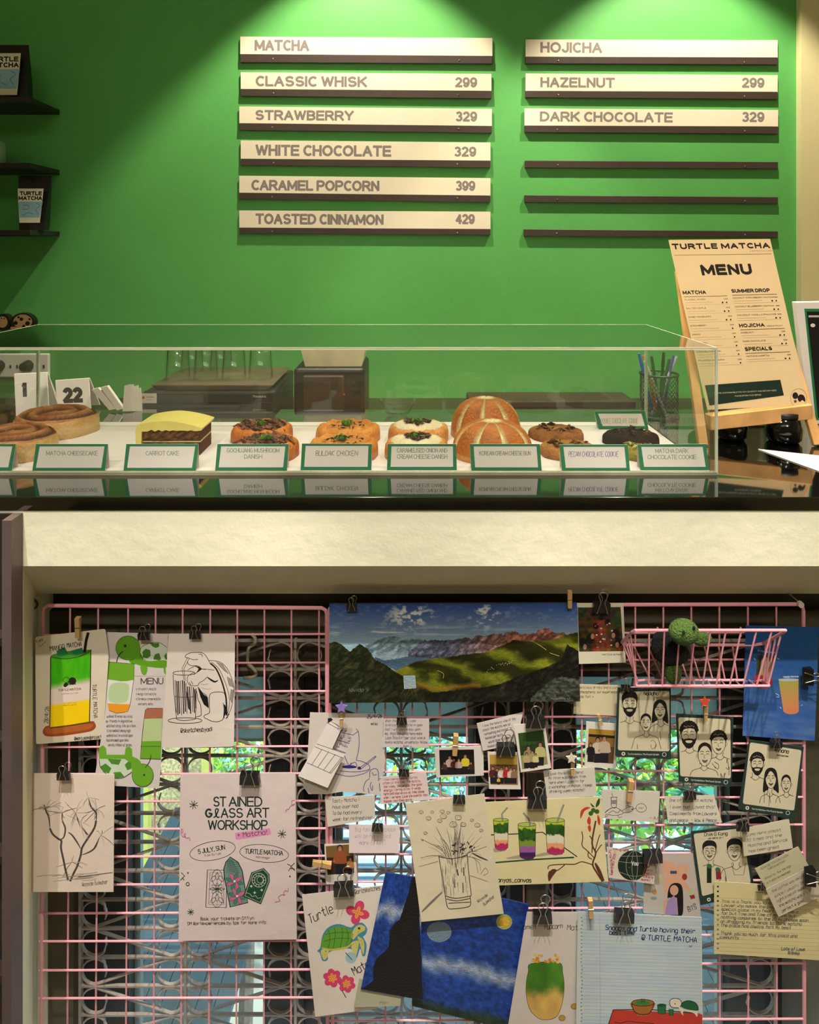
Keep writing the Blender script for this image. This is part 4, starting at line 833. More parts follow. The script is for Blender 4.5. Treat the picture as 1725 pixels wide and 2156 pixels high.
A.ptxt(*z((410,1035))[0], '100% ORGANIC', 2, '5a4a44', fit=29, rot=-4); A.ptxt(*z((410,1058))[0], 'CEREMONIAL MATCHA', 2, '5a4a44', fit=29, rot=-3)
A.txt(*z((262,405))[0], 'MANGO', 10, 1.2, INKC, -10, fit=32); A.txt(*z((460,360))[0], 'MATCHA', 9, 1.2, INKC, -5, fit=32)
A.txt(*z((765,800))[0], 'TURTLE MATCHA', 8, .9, INKC, 88, fit=72, slant=0); A.txt(*z((235,1265))[0], '28/4/26', 8, .9, INKC, -88, fit=36)
A.txt(*z((550,1465))[0], '@manjusandproject', 7, 1, INKC, -4, fit=58); A.txt(*z((95,300))[0], 'Kukk', 6, .7, INKC, -15, fit=16); A.lines([z((120,320),(140,345),(215,275))], .7, INKC)
A.build('drawing', INK, T)
# green turtle menu sheet
T, A = paper('menu_sketch', [(225,1331),(354,1335),(349,1480),(335,1660),(197,1652),(213,1553)], 1.237, 'd3c8c4', 'sheet with two cartoon green turtles sipping from cups and a handwritten menu', 'drawing')
G1, G2, GL_ = '5f9c1c', '6ea82a', 'ccd8c2'
A.fill(z((1255,500),(1345,505),(1450,520),(1645,515),(1640,600),(1430,590),(1290,560)), G1, True)
A.ell(*z((1190,365))[0], 26, 25.5, G1); A.fill(z((1270,300),(1345,380),(1370,510),(1290,560),(1200,510)), G1, True)
A.fill(z((1335,420),(1345,350),(1440,310),(1560,300),(1650,350),(1665,500),(1400,510)), GL_); A.stroke(z((1400,510),(1345,470),(1340,370),(1440,310),(1560,300),(1655,360)), .9, INKC)
for p in (((1450,305),(1560,305),(1560,350),(1520,365),(1480,345)), ((1360,410),(1400,375),(1455,390),(1460,460),(1420,490),(1370,480)), ((1490,500),(1510,440),(1560,425),(1585,500),(1560,515)), ((1620,460),(1650,420),(1658,510),(1635,500))): A.fill(z(*p), '4a7a26')
A.ell(*z((1190,365))[0], 26, 25.5, INKC, line=.9, n=28, a0=60, a1=330); A.ell(*z((1155,340))[0], 3, 3, INKC); A.stroke(z((1130,405),(1090,440),(1060,500),(1052,575)), 2, INKC)
A.fill(z((1340,575),(1420,590),(1410,670),(1380,690),(1350,660)), G2, True); A.fill(z((1610,600),(1640,600),(1640,690),(1620,660)), G2)
A.fill(z((955,530),(1265,555),(1260,750),(1130,770),(1050,750),(945,740)), G2); A.fill(z((947,742),(1060,765),(1180,760),(1258,745),(1215,1035),(945,1025)), 'e0ddd4'); A.fill(z((985,800),(1180,790),(1200,900),(1160,1010),(970,1000)), 'b9cf9c', True)
A.fill(z((945,1027),(1218,1040),(1200,1100),(1150,1140),(1050,1145),(960,1110)), 'ee9a22'); A.lines([z((955,530),(1265,555),(1258,750),(1215,1040),(1185,1125),(1050,1145),(960,1110))], .9, INKC, False)
A.ptxt(*z((1340,800))[0], 'MENU', 14, '4a4448', fit=48); A.stroke(z((1265,700),(1630,705)), .5, '6a6468', False)
hand(A, *z((1285,868))[0], ['a strawberry matcha', 'a mango iced matcha', 'a tiramisu cream matcha', '   and many more'], 6, 10.5, 52, '6a6266')
hand(A, *z((930,1195))[0], ['walked 10 miles as a kid,', 'my friends in legislative', 'watched stray life as a thin', 'it scrambled among high', 'walked out in a kind open', 'had dreamed upon this', '  unruly ribbon of grass'], 6, 10, 62, '6a6266')
A.fill(z((1395,1110),(1420,1085),(1605,1085),(1600,1200),(1380,1205)), 'b06a52'); A.fill(z((1383,1210),(1600,1205),(1585,1480),(1360,1480)), 'bccc92', False); A.fill(z((1352,1480),(1585,1475),(1580,1690),(1335,1685)), G2)
A.lines([z((1395,1110),(1370,1300),(1352,1480),(1335,1685),(1580,1692)), z((1395,1110),(1420,1085),(1605,1085)), z((1340,1540),(1582,1540)), z((1463,1640),(1450,1710),(1395,1800))], .9, INKC, False)
A.fill(z((845,1690),(840,1560),(890,1525),(925,1560),(930,1640),(1150,1640),(1160,1560),(1200,1540),(1235,1570),(1240,1660),(1310,1690),(1340,1760),(1250,1800),(1150,1690)), G2)
A.fill(z((845,1690),(1150,1690),(1235,1750),(1240,1840),(1150,1900),(1060,1920),(960,1890),(880,1830)), GL_); A.lines([z((845,1690),(860,1790),(960,1890),(1060,1920),(1150,1905),(1240,1840))], 1, INKC)
for p in (((945,1690),(1110,1695),(1080,1760),(990,1750)), ((860,1780),(920,1745),(990,1800),(960,1865),(890,1840)), ((1150,1760),(1190,1720),(1240,1740),(1225,1810),(1180,1825)), ((1000,1900),(1020,1850),(1100,1845),(1145,1900),(1060,1918))): A.fill(z(*p), '4f8a2a')
A.ell(*z((1365,1885))[0], 22.5, 24, G2); A.fill(z((1230,1700),(1320,1700),(1345,1780),(1280,1900),(1240,1850)), G2, True); A.ell(*z((1365,1885))[0], 22.5, 24, INKC, line=.9, a0=-100, a1=190); A.ell(*z((1382,1882))[0], 2, 2, INKC)
A.stroke(z((1463,1640),(1450,1710),(1395,1800)), 1.2, INKC)
A.build('drawing', INK, T)
# ink sketch of a turtle drinking
T, A = paper('ink_sketch', [(355,1334),(495,1336),(493,1572),(341,1575)], 1.230, 'dccfc6', 'white card with a black ink drawing of a turtle sipping from a tall glass', 'drawing', round_=5)
z = lambda *p: Z(330, 1300, 5.227, p); K = '141212'
A.lines([z((315,440),(320,415),(375,390),(440,385),(500,390),(540,420),(570,470),(590,510)), z((315,440),(360,450),(400,465),(455,462)), z((340,480),(345,510),(380,530),(430,530),(470,540),(495,565),(540,572)), z((460,408),(490,405),(505,435))], 1.2, K)
A.lines([z((340,440),(280,560),(300,690)), z((358,452),(300,565),(315,700))], 1, K, False)
A.fill(z((420,530),(470,545),(495,570),(440,605),(462,565)), K); A.stroke(z((590,505),(650,560),(700,660),(740,780),(765,900),(770,1080)), 3.2, K)
A.lines([z((575,475),(650,478),(720,505),(780,570),(830,680),(850,780),(840,900),(820,1000),(780,1080)), z((600,490),(680,560),(740,680),(790,830),(800,960),(775,1070))], 1.1, K)
for p in (((650,485),(720,515),(790,620),(750,590),(700,540)), ((775,650),(820,680),(845,770),(800,750)), ((820,790),(845,800),(825,940),(808,900))): A.fill(z(*p), '9a918c'); A.stroke(z(*p), .8, K, False, True)
A.lines([z((495,565),(560,570),(635,582)), z((340,580),(400,545),(450,540)), z((410,630),(500,565)), z((555,655),(520,690),(470,720),(460,745)), z((410,605),(350,640),(335,680),(350,730),(380,750),(430,752),(460,745)), z((380,700),(400,740)), z((360,715),(375,745))], 1.1, K)
A.stroke(z((555,655),(600,688),(640,708),(675,692)), 2.6, K, taper=True); A.lines([z((480,730),(520,740),(570,730)), z((490,770),(540,790),(600,785))], .5, K)
A.fill(z((450,755),(478,790),(520,850),(562,880),(575,1000),(520,960),(480,870)), K); A.lines([z((500+i*14,820+i*8),(540+i*8,860+i*10)) for i in range(4)], .5, K)
A.lines([z((580,1000),(580,870),(610,830),(680,820),(740,830),(758,880)), z((580,1000),(580,1050),(530,1075),(522,1100),(560,1120),(600,1140),(660,1148),(720,1130),(737,1090),(742,1000),(730,940)), z((440,810),(455,900),(482,960),(490,1050),(485,1080),(430,1095)), z((800,1060),(760,1115)), z((790,1070),(775,1110)), z((740,1060),(745,1110))], 1.3, K)
A.stroke(z((745,960),(755,1030),(740,1085)), 4, K, taper=True)
A.ell(*z((300,612))[0], 23.5, 4.5, K, line=1.2); A.lines([z((180,630),(195,880),(220,1120)), z((435,780),(432,950),(425,1120)), z((220,1120),(300,1136),(425,1120))], 1.3, K)
for i, (x, y0, y1) in enumerate(((205,690,1050),(222,700,1075),(240,700,1060),(262,695,1078),(285,690,1060),(305,700,1040),(322,720,1060),(340,760,1000),(362,760,1060),(385,760,1040),(405,770,1050),(420,790,1000))): A.stroke(z((x,y0),(x+12,y1)), 2.0 if i % 3 else 1.1, K, taper=True)
A.fill(z((320,780),(360,900),(370,1030),(345,1000)), '3a3636'); A.lines([z((200,870),(300,880),(415,870))], 1, K); A.ell(*z((312,1135))[0], 36, 6, K, line=1.3)
A.txt(*z((265,1268))[0], '@sketchesbyadi', 9, 1.2, K, -3, fit=68); A.build('drawing', INK, T)
# tree sketch
T, A = paper('tree_sketch', [(65,1628),(241,1630),(239,1878),(44,1878)], 1.226, 'dccabb', 'large pale sheet with a charcoal sketch of a bare branching tree', 'drawing', tilt=(0, .00002))
z = lambda *p: Z(30, 1590, 4.93, p); C1, C2 = '4a4340', '9a8c82'
for w_, ps in ((4.2, [((580,1310),(620,1220),(655,1150),(690,1040),(705,960),(760,870),(830,760),(850,680)), ((560,1300),(530,1180),(510,1080),(485,960),(490,890),(460,870),(400,820),(370,760))]), (2.4, [((705,1035),(790,1000),(845,950),(880,860)), ((470,880),(515,850),(530,760),(500,680),(495,600)), ((850,690),(850,600),(800,540),(770,440)), ((370,760),(360,650),(330,580),(310,510)), ((690,970),(650,900),(600,830),(560,800)), ((700,740),(740,800),(770,830))])):
    for p in ps: A.stroke(z(*p), w_, C1, True, taper=w_ < 3)
for i in range(70):
    bx, by = R.choice([(770,440),(330,560),(500,600),(860,560),(640,600),(900,830),(380,540),(690,700),(600,1110)]); a = R.uniform(0, 6.28); l = R.uniform(40, 190)
    A.stroke(z((bx, by), (bx+math.cos(a)*l*.5+R.uniform(-12, 12), by+math.sin(a)*l*.5+R.uniform(-12, 12)), (bx+math.cos(a)*l, by+math.sin(a)*l+20)), .8, R.choice([C2, C1, 'b0a298']), taper=True)
for i in range(14): y = 1240+R.uniform(-10, 90); x = R.uniform(230, 760); A.stroke(z((x, y), (x+120, y-10+R.uniform(-8, 8)), (x+R.uniform(150, 260), y-20)), .9, C2)
A.stroke(z((660,1265),(850,1240),(1020,1218)), 1.4, C1); A.txt(*z((705,1360))[0], 'Wayside Gulmohar', 8, .8, '6a605a', -6, fit=55); A.build('drawing', INK, T)
# pink poster
T, A = paper('workshop_poster', [(380,1630),(622,1627),(625,1978),(376,1981)], 1.224, 'd6c4c2', 'large pale pink poster advertising a stained glass art workshop', 'poster')
z = lambda *p: Z(360, 1600, 5.5276, p); DG_ = '14302a'; PKI = 'c8649a'
def cap(x, y, t, h, fit, rot=0, c=DG_, b=.0): A.ptxt(*z((x, y))[0], t, h, c, fit=fit, rot=rot, bold=b)
cap(490,545,'ST',21.5,28); cap(672,545,'AINED',21.5,71); cap(395,675,'G',20,16.5,b=.025); A.stroke(z((495,670),(520,655),(550,590),(540,570),(520,580),(525,640),(545,670),(565,660)), 2.8, DG_); cap(580,675,'ASS',21,47); cap(880,672,'ART',21,48); cap(430,815,'WORKSHOP',21,126)
A.fill(z((748,850),(1150,795),(1168,850),(1160,870),(770,930),(752,915)), 'dd8fba'); A.txt(*z((775,905))[0], '+ Matcha!', 9.5, 1.1, '3a2f3a', -7, fit=66, slant=0)
A.ell(*z((485,1058))[0], 48.5, 19.5, DG_, rot=-10, n=40, line=1.1); A.ell(*z((1085,1088))[0], 51.5, 18.5, DG_, rot=5, n=40, line=1.1)
cap(318,1098,'5 JULY, SUN',10.5,58,-10); A.txt(*z((390,1128))[0], '9 am to 1 pm', 4.5, .6, '6a5c5e', -9, fit=36); cap(858,1090,'TURTLE MATCHA',10.5,81,3); A.txt(*z((985,1140))[0], 'Indiranagar', 4.5, .6, '6a5c5e', 4, fit=31)
A.stroke(z((425,1280),(648,1285),(645,1718),(405,1715)), 1.6, DG_, False, True); A.stroke(z((455,1310),(618,1312),(615,1685),(440,1682)), .9, DG_, False, True)
for y in (1370, 1620):
    A.ell(*z((538, y))[0], 11, 17, DG_, line=.9)
    for a in range(3): A.ell(*z((538+(-45, 0, 45)[a], y+(12, -15, 12)[a]))[0], 3.8, 7, DG_, rot=(40, 0, -40)[a], line=.9, n=12)
for a in range(8): t_ = a*math.pi/4; A.ell(*z((538+45*math.cos(t_), 1502+32*math.sin(t_)))[0], 7, 2.6, DG_, rot=a*45, line=.8, n=12)
A.lines([z((538,1300),(538,1700)), z((430,1502),(640,1502))], .6, DG_, False)
W2 = [(690,1130),(640,1190),(615,1270),(625,1380),(690,1712),(895,1660),(860,1480),(830,1290),(780,1190)]
A.fill(z(*W2), '6f9088'); A.stroke(z(*W2), 2, '15251f', False, True)
for (x, y) in ((740,1412),(770,1585)):
    for k in range(8): t_ = k*math.pi/4+.3; A.ell(*z((x+52*math.cos(t_), y+52*math.sin(t_)))[0], 9.5, 4.2, 'c8648c' if k % 2 else '4a7a70', rot=math.degrees(t_), n=12); A.ell(*z((x+52*math.cos(t_), y+52*math.sin(t_)))[0], 9.5, 4.2, '15251f', rot=math.degrees(t_), n=12, line=.6)
    A.ell(*z((x, y))[0], 2.4, 2.4, 'e8dcd8', n=10)
for i in range(6): A.lines([z((640+i*8,1180+i*22),(800,1200+i*22))], .6, '15251f'); 
for i in range(7): A.stroke(z((690+(i-3)*8,1150+abs(i-3)*6),(650+i*24,1320)), .6, '15251f')
W3 = [(1080,1258),(1148,1330),(1150,1420),(1048,1680),(838,1590),(900,1420),(935,1310)]; A.fill(z(*W3), '10492c')
W4 = [(1075,1275),(1132,1335),(1135,1415),(1040,1660),(862,1582),(915,1425),(950,1320)]; A.stroke(z(*W4), .9, 'd8ccc8', False, True)
A.ell(*z((1025,1400))[0], 14.5, 14.5, 'd8ccc8', line=1); A.ell(*z((1025,1400))[0], 9.5, 9.5, 'd8ccc8', line=.9); A.ell(*z((1038,1395))[0], 6.5, 7, 'd8ccc8', n=14, line=.8)
for k in range(12): t_ = k*math.pi/6; A.stroke([(z((1025,1400))[0][0]+9.5*math.cos(t_), z((1025,1400))[0][1]+9.5*math.sin(t_)), (z((1025,1400))[0][0]+14.5*math.cos(t_), z((1025,1400))[0][1]+14.5*math.sin(t_))], .8, 'd8ccc8', False)
for x, y in ((935,1470),(975,1545),(1057,1515)):
    for a in range(2): A.ell(*z((x, y))[0], 3.4 if a else 1, 1 if a else 3.4, 'd8ccc8', n=8)
A.stroke(z((870,1545),(920,1560),(945,1590),(985,1580),(1010,1610),(1050,1600)), .8, 'd8ccc8')
def spark(x, y, r):
    for k in range(4): t_ = k*math.pi/4+.25; A.stroke(z((x-r*math.cos(t_), y-r*math.sin(t_)), (x+r*math.cos(t_), y+r*math.sin(t_))), 1.2, DG_, False)
spark(265,522,52); spark(1293,862,52); spark(230,1770,40)
for p in (((120,850),(140,835),(125,800),(120,870),(160,900),(170,860),(150,870),(180,910),(215,905),(222,945)), ((1440,470),(1405,480),(1415,530),(1440,510),(1385,545),(1375,570),(1345,580),(1338,605)), ((1365,1490),(1360,1530),(1330,1520),(1310,1560),(1330,1575),(1290,1570),(1250,1600),(1270,1640),(1210,1655))): A.stroke(z(*p), 1.3, PKI)
for p in (((120,1310),(160,1350),(110,1400)), ((130,1370),(155,1400)), ((1355,1210),(1400,1235),(1440,1200)), ((1370,1290),(1400,1240),(1445,1290)), ((1390,1260),(1440,1270))): A.stroke(z(*p), 1.3, DG_, False)
for x, y in ((198,1315),(1385,1355)): A.ell(*z((x, y))[0], 1.6, 1.8, DG_, n=8)
A.ell(*z((195,1445))[0], 3.6, 3.6, DG_, n=8, line=1.4)
A.txt(*z((345,1865))[0], 'Book your tickets on Offlyn', 6, .8, '3a3436', -1, fit=113, slant=0, jit=.1); A.txt(*z((195,1920))[0], 'DM @artexperiences.by.tps for more info', 6, .8, '3a3436', -1, fit=166, slant=0, jit=.1)
A.build('print', INK, T)
# landscape painting
LQ = [(693.5,1272),(1215,1270),(1222,1477),(693,1480)]
T, A = paper('landscape_painting', LQ, 1.222, '2a2a28', 'wide painting of green hills and jagged mountains under a blue sky', 'painting', th=.004)
def land(u, v):
    x = u*1570+100; y = v*625+122; n = fbm(u*14, v*9); n2 = fbm(u*90, v*50); n3 = np.clip(1.5*np.abs(fbm(u*44+v*16, v*14+5)*2-1)+.7*(fbm(u*120, v*60)-.3), 0, 1.4)
    col = lambda r, g, b: np.array([r, g, b])/255.
    s = np.clip((y-120)/260, 0, 1)[:, None]; c = col(38, 62, 120)*(1-s)+col(135, 160, 178)*s
    cl = np.clip((fbm(u*46+2, v*30)-.50)*7, 0, 1)*np.exp(-((y-200)/75.)**2)*(.15+1.1*np.exp(-((x-620)/130.)**2)+1.1*np.exp(-((x-1090)/90.)**2)); cl2 = np.clip((fbm(u*10, v*38+3)-.47)*6, 0, 1)*np.exp(-((y-300)/34.)**2)*np.clip(1.1-u*1.1, .15, 1)
    k = np.clip(cl+cl2*.9, 0, .9)[:, None]; c = c*(1-k)+col(205, 205, 195)*k
    def over(c, mask, cc): m_ = mask[:, None]; return np.where(m_, cc, c)
    I = lambda px, py: np.interp(x, px, py)
    far = I([330, 420, 500, 600, 660, 760], [385, 345, 325, 350, 345, 365])+n2*14-7; c = over(c, (y > far) & (x > 330) & (x < 780), col(88, 110, 118)*(.6+.7*n3[:, None])+.05)
    mist = np.clip((y-400)/60, 0, 1)[:, None]*((x > 380) & (x < 640))[:, None]; c = c*(1-mist*.6)+col(150, 168, 190)*mist*.6
    rock = I([600, 680, 750, 860, 900, 1000, 1070, 1130, 1200, 1260, 1330, 1400, 1490, 1530, 1580, 1700], [420, 370, 352, 360, 345, 345, 322, 320, 312, 300, 322, 305, 278, 312, 318, 310])+(fbm(u*70, v*0)-.5)*34
    rc = (col(72, 76, 92)*(1-np.clip((x-850)/400, 0, 1))[:, None]+col(128, 84, 70)*np.clip((x-850)/400, 0, 1)[:, None])*(.55+.9*n3[:, None]); c = over(c, (y > rock) & (x > 600), rc)
    hill = I([480, 560, 700, 860, 950, 1080, 1180, 1260, 1400, 1500, 1600, 1700], [560, 515, 470, 455, 440, 430, 390, 350, 362, 352, 320, 295])+n2*8
    hc = col(112, 118, 28)*(.45+.9*n[:, None])+col(60, 40, 0)*np.clip(n2-.5, 0, 1)[:, None]; hc = hc*np.clip(.55+np.clip(np.sin((y*1.1-x*.42)/33+n*5), -.6, .8)*.45, .2, 1)[:, None]+.02
    c = over(c, (y > hill) & (x > 480), hc)
    v1 = I([100, 130, 180, 230, 290, 340, 390, 450, 520, 600, 700, 760], [365, 355, 372, 420, 370, 400, 470, 500, 550, 600, 650, 690])+n2*9; c = over(c, (y > v1) & (x < 780), (col(30, 30, 22) if True else 0)*(.5+1.1*n3[:, None])+col(10, 16, 0)*n[:, None])
    blue = (y > I([380, 450, 520, 600, 760], [455, 480, 470, 455, 470])) & (y < I([380, 450, 520, 640, 760], [470, 505, 545, 490, 470])) & (x > 385) & (x < 760); c = over(c, blue, col(70, 92, 112)*(.7+.5*n[:, None]))
    low = I([640, 760, 900, 1050, 1180, 1300, 1420, 1560, 1600, 1700], [690, 680, 668, 655, 625, 580, 540, 480, 380, 440])+n2*8; c = over(c, (y > low) & (x > 700), col(26, 26, 20)*(.5+1.*n3[:, None]))
    gr_ = (y > I([1340, 1500, 1560, 1700], [745, 600, 590, 610])) & (x > 1360); c = over(c, gr_, col(60, 62, 56)*(.3+1.3*n2[:, None])**1.3)
    og = np.clip(1-np.abs(y-I([660, 760, 860, 1000], [640, 662, 655, 640]))/22, 0, 1)*((x > 640) & (x < 1050)); c = c*(1-.6*og[:, None])+col(150, 98, 34)*.6*og[:, None]
    return c*1.12+.01
A.raster(LQ, 430, 172, land)
z = lambda *p: Z(660, 1230, 2.974, p)
A.fill(z((565,575),(636,572),(643,650),(570,655)), '9fb4c2'); A.stroke(z((565,575),(636,572),(643,650),(570,655)), 1, 'c9d2d6', False, True); A.lines([z((570,655),(543,700)), z((605,655),(572,712)), z((612,655),(620,690)), z((628,652),(648,695)), z((603,545),(604,575))], .9, '6a4a28', False)
for i in range(26): x = R.uniform(1080, 1260); A.ell(*z((x, 540-(x-1080)*.35+R.uniform(-12, 12)))[0], .8, .6, 'cfc9a0', n=6)
A.lines([z((775,540),(815,560),(812,590)), z((1350,350),(1400,372),(1460,412)), z((1480,430),(1540,450))], .8, 'c9b66a'); A.txt(*z((220,670))[0], 'lavida 9', 7, .7, '8a8a80', 2); A.txt(*z((1490,722))[0], 'hope hills of', 4, .6, '8a8a80', 0, fit=40)
A.build('oil_painting', GLOSSART, T)
# ---- instant photos ----
def fig(A, x, y, h, top, hair='1a1412', skin='a8745a', low='1c1a20'):
    A.fill([(x-.16*h, y-.42*h), (x+.16*h, y-.42*h), (x+.14*h, y), (x-.14*h, y)], low)
    A.fill([(x-.2*h, y-.72*h), (x-.08*h, y-.8*h), (x+.08*h, y-.8*h), (x+.2*h, y-.72*h), (x+.24*h, y-.4*h), (x+.15*h, y-.36*h), (x-.15*h, y-.36*h), (x-.24*h, y-.4*h)], top)
    A.ell(x, y-.90*h, .095*h, .11*h, hair, n=12); A.ell(x, y-.87*h, .07*h, .09*h, skin, n=12); A.ell(x-.2*h, y-.45*h, .04*h, .04*h, skin, n=8); A.stroke([(x-.03*h, y-.84*h), (x+.03*h, y-.84*h)], .4, 'e8d8d0', False)
def photo(q, iq, D, label, back, bands, figs, frame='d8d0c6', name='instant_photo'):
    T, A = paper(name, q, D, frame, label, 'photograph', th=.0006, group='instant photographs')
    A.fill(iq, back); (x0, y0), (x1, y1), (x2, y2), (x3, y3) = iq
    for a, b, c in bands: A.fill([(x0+(x3-x0)*a, y0+(y3-y0)*a), (x1+(x2-x1)*a, y1+(y2-y1)*a), (x1+(x2-x1)*b, y1+(y2-y1)*b), (x0+(x3-x0)*b, y0+(y3-y0)*b)], c)
    for f in figs: fig(A, *f)
    A.build('photo_print', INK, T); return T
photo([(915,1575),(1018,1570),(1019,1633),(919,1637)], [(925,1579),(998,1578),(1000,1630),(927,1632)], 1.238, 'wide instant photo of four people, one in a yellow shirt', '16110f', [(.0,.2,'0e0b0a')], [(947,1629,38,'b8a8a4'),(956,1629,33,'6a2030'),(966,1629,32,'c0a4a0'),(980,1628,40,'d8c43a'),(936,1630,26,'4a2a22'),(992,1630,26,'3a2a24')])
photo([(1027,1583),(1091,1584),(1097,1662),(1030,1661)], [(1031,1589),(1089,1590),(1091,1653),(1033,1652)], 1.232, 'upright instant photo of a group of friends under a yellow wall', '8a6a3a', [(0,.32,'b8943f'),(.32,.5,'6a4a2a')], [(1038,1650,37,'5a1c20'),(1047,1650,33,'2a2024'),(1056,1650,35,'d8c8c0'),(1067,1650,37,'b81f26'),(1076,1650,34,'cbb8ae'),(1083,1650,33,'8a6a50'),(1050,1652,16,'d8a83a')])
photo([(1082,1526),(1147,1520),(1161,1617),(1097,1626)], [(1091,1544),(1144,1537),(1154,1609),(1100,1620)], 1.224, 'tilted instant photo with a green wall and a family huddled together', '26381c', [(0,.36,'2e4a20'),(.62,1,'8f8a5a')], [(1113,1616,46,'8a8458','20140f'),(1121,1618,38,'9a9468'),(1109,1618,34,'b0a070'),(1138,1612,50,'b8b070'),(1128,1616,30,'c8be86')])
photo([(1235,1519),(1300,1524),(1298,1618),(1231,1615)], [(1240,1534),(1296,1538),(1292,1608),(1237,1604)], 1.238, 'instant photo of two women embracing below the cozy drinks note', '5a4020', [(0,.16,'a8842c'),(.16,.24,'241a10'),(.24,.5,'8a6428')], [(1259,1606,54,'c8b8a8'),(1273,1606,57,'bca890'),(1244,1604,40,'1c1814')])
photo([(683,1778),(748,1776),(753,1861),(687,1862)], [(686,1782),(744,1777),(746,1838),(690,1842)], 1.236, 'instant photo of a person holding a cup in front of the face', '3a2418', [(0,.4,'7a5a30')], [(716,1841,62,'9a5030','140e0c'),(738,1841,36,'b07a40')])
z = lambda *p: Z(1200, 1230, 3.286, p)
T, A = paper('event_photo', [(1216,1270),(1313,1270),(1318,1395),(1219,1398)], 1.226, 'cfc8ae', 'photo print of people painting around a long table, right of the landscape painting', 'photograph')
A.raster([(1217,1279),(1307,1278),(1313,1371),(1220,1372)], 36, 36, lambda u, v: np.stack([.16+.55*np.clip(fbm(u*12, v*12)-.38, 0, 1)*(1+.8*v)+.25*np.exp(-((u-.55)/.2)**2)*(v > .3), .15+.4*np.clip(fbm(u*12+3, v*12)-.4, 0, 1)+.08*np.exp(-((u-.55)/.2)**2)*(v > .3), .10+.35*np.clip(fbm(u*12+6, v*12)-.42, 0, 1)], 1))
for x, y, r_ in ((1243,1345,9),(1228,1352,8),(1297,1335,9),(1280,1310,6),(1255,1318,6),(1266,1300,5),(1303,1352,8)): A.ell(x, y, r_, r_*1.2, '15100e', n=12)
for x, y in ((1248,1340),(1292,1338),(1232,1362),(1300,1358)): A.ell(x, y, 4, 6, 'b08068', n=10)
for i in range(26): x = R.uniform(1252, 1290); A.ell(x, R.uniform(1310, 1366), 2.2, 1.8, R.choice(['a83040', 'd8d0c8', 'c86a70', '7a2030', 'cfc0a0']), n=8)
A.ptxt(1268, 1380, 'MATCHA & PAINT', 3.8, '2a2624', fit=44); A.build('photo_print', INK, T)
# ---- handwritten notes ----
def note(q, D, col, label, rows, x, y, h, dy, fit, ink=INKC, rot=0, w=.8, name='note'):
    T, A = paper(name, q, D, col, label, 'note', tilt=(0, R.uniform(-2e-5, 2e-5))); hand(A, x, y, rows, h, dy, fit, ink, rot, w); A.build('handwriting', INK, T); return T, A
note([(1208,1440),(1312,1443),(1312,1508),(1208,1503)], 1.241, 'cfc29e', 'cream note about delicious drinks, right of the landscape painting', ['Delicious drinks and a cozy', 'atmosphere, our experience', 'was fun! v'], 1219, 1450, 6, 9.5, 84)
note([(808,1513),(904,1513),(904,1575),(806,1573)], 1.234, 'd3c6c4', 'pinkish note in grey pencil hanging below the middle of the landscape painting', ['When the cashier I came', 'to enjoy some matcha in open.', 'Yes! I will always say upon', 'me, that the girls here make', 'Loss This Girl per your wish &', 'lovely matcha, university fellow', '             - Ash v'], 811, 1520, 6, 9, 90, '5a5356')
note([(802,1636),(898,1626),(905,1684),(801,1694)], 1.230, 'dccbc8', 'small note written in red ink', ['I love coming here to Turtle', 'often all the time. The matcha,', 'the vibes, the people, the good', 'energy! I bring all my friends', 'here and also enjoy my time alone', 'when I am here. Love the events that', 'happen too! Keep going :)'], 806, 1644, 5.4, 7.6, 94, 'a8242c', -4)
note([(684,1678),(789,1674),(790,1724),(690,1741)], 1.234, 'cfc4b8', 'note reading Tasty Matcha I have ever had, under the crumpled napkin drawing', ['Tasty Matcha I', 'have ever had', 'To be had every', 'week for refreshing!'], 699, 1690, 8, 13, 84, '2a2a4a', -3, 1)
note([(735,1736),(842,1737),(841,1796),(735,1796)], 1.228, 'e0cfd0', 'blank looking pink note in faint pencil under a small binder clip', ['Big fan of the place', 'will be here a lot', '   more often :)'], 748, 1750, 8.5, 14, 86, '9a8c96')
note([(1004,1523),(1102,1499),(1087,1566),(1017,1581)], 1.234, 'cfc6c0', 'tilted note half hidden behind the photo with the green wall', ['I love the beauty vibe of the', 'place! the matcha was so', 'refreshing and tasted so', 'tested perfectly', '   would love to come', 'favourite fan - Tick'], 1016, 1531, 5.6, 9, 72, '3a3638', -13)
note([(1144,1622),(1252,1615),(1257,1675),(1153,1685)], 1.232, 'd0c8bc', 'note held by the peg with the cream star', ['I love the matcha here!', 'My first matcha was from', 'here when I came in for', 'a workshop in Indian. I keep', 'drinking yummy matcha!!', '                  :)'], 1155, 1632, 6, 9.3, 92, '2a282a', -3)
T, A = note([(1400,1677),(1504,1674),(1521,1732),(1407,1732)], 1.232, 'cfc6b0', 'note reading one of the best matcha, below the middle portrait card', ['One of the best matcha', 'I ever had. Loved this!', 'Compliments from Lawyers', 'and peace. - Wow & Peace'], 1410, 1688, 7, 14, 100, BLU, 0, 1)
note([(1562,1745),(1662,1724),(1670,1786),(1567,1803)], 1.226, 'cfc6ac', 'note reading come here almost ten times, below the rightmost portrait card', ['Come Here almost', '10 times and the', 'Matcha and Service', 'has been great', 'every single time!'], 1572, 1761, 6.5, 11.5, 84, '2a282a', -9)
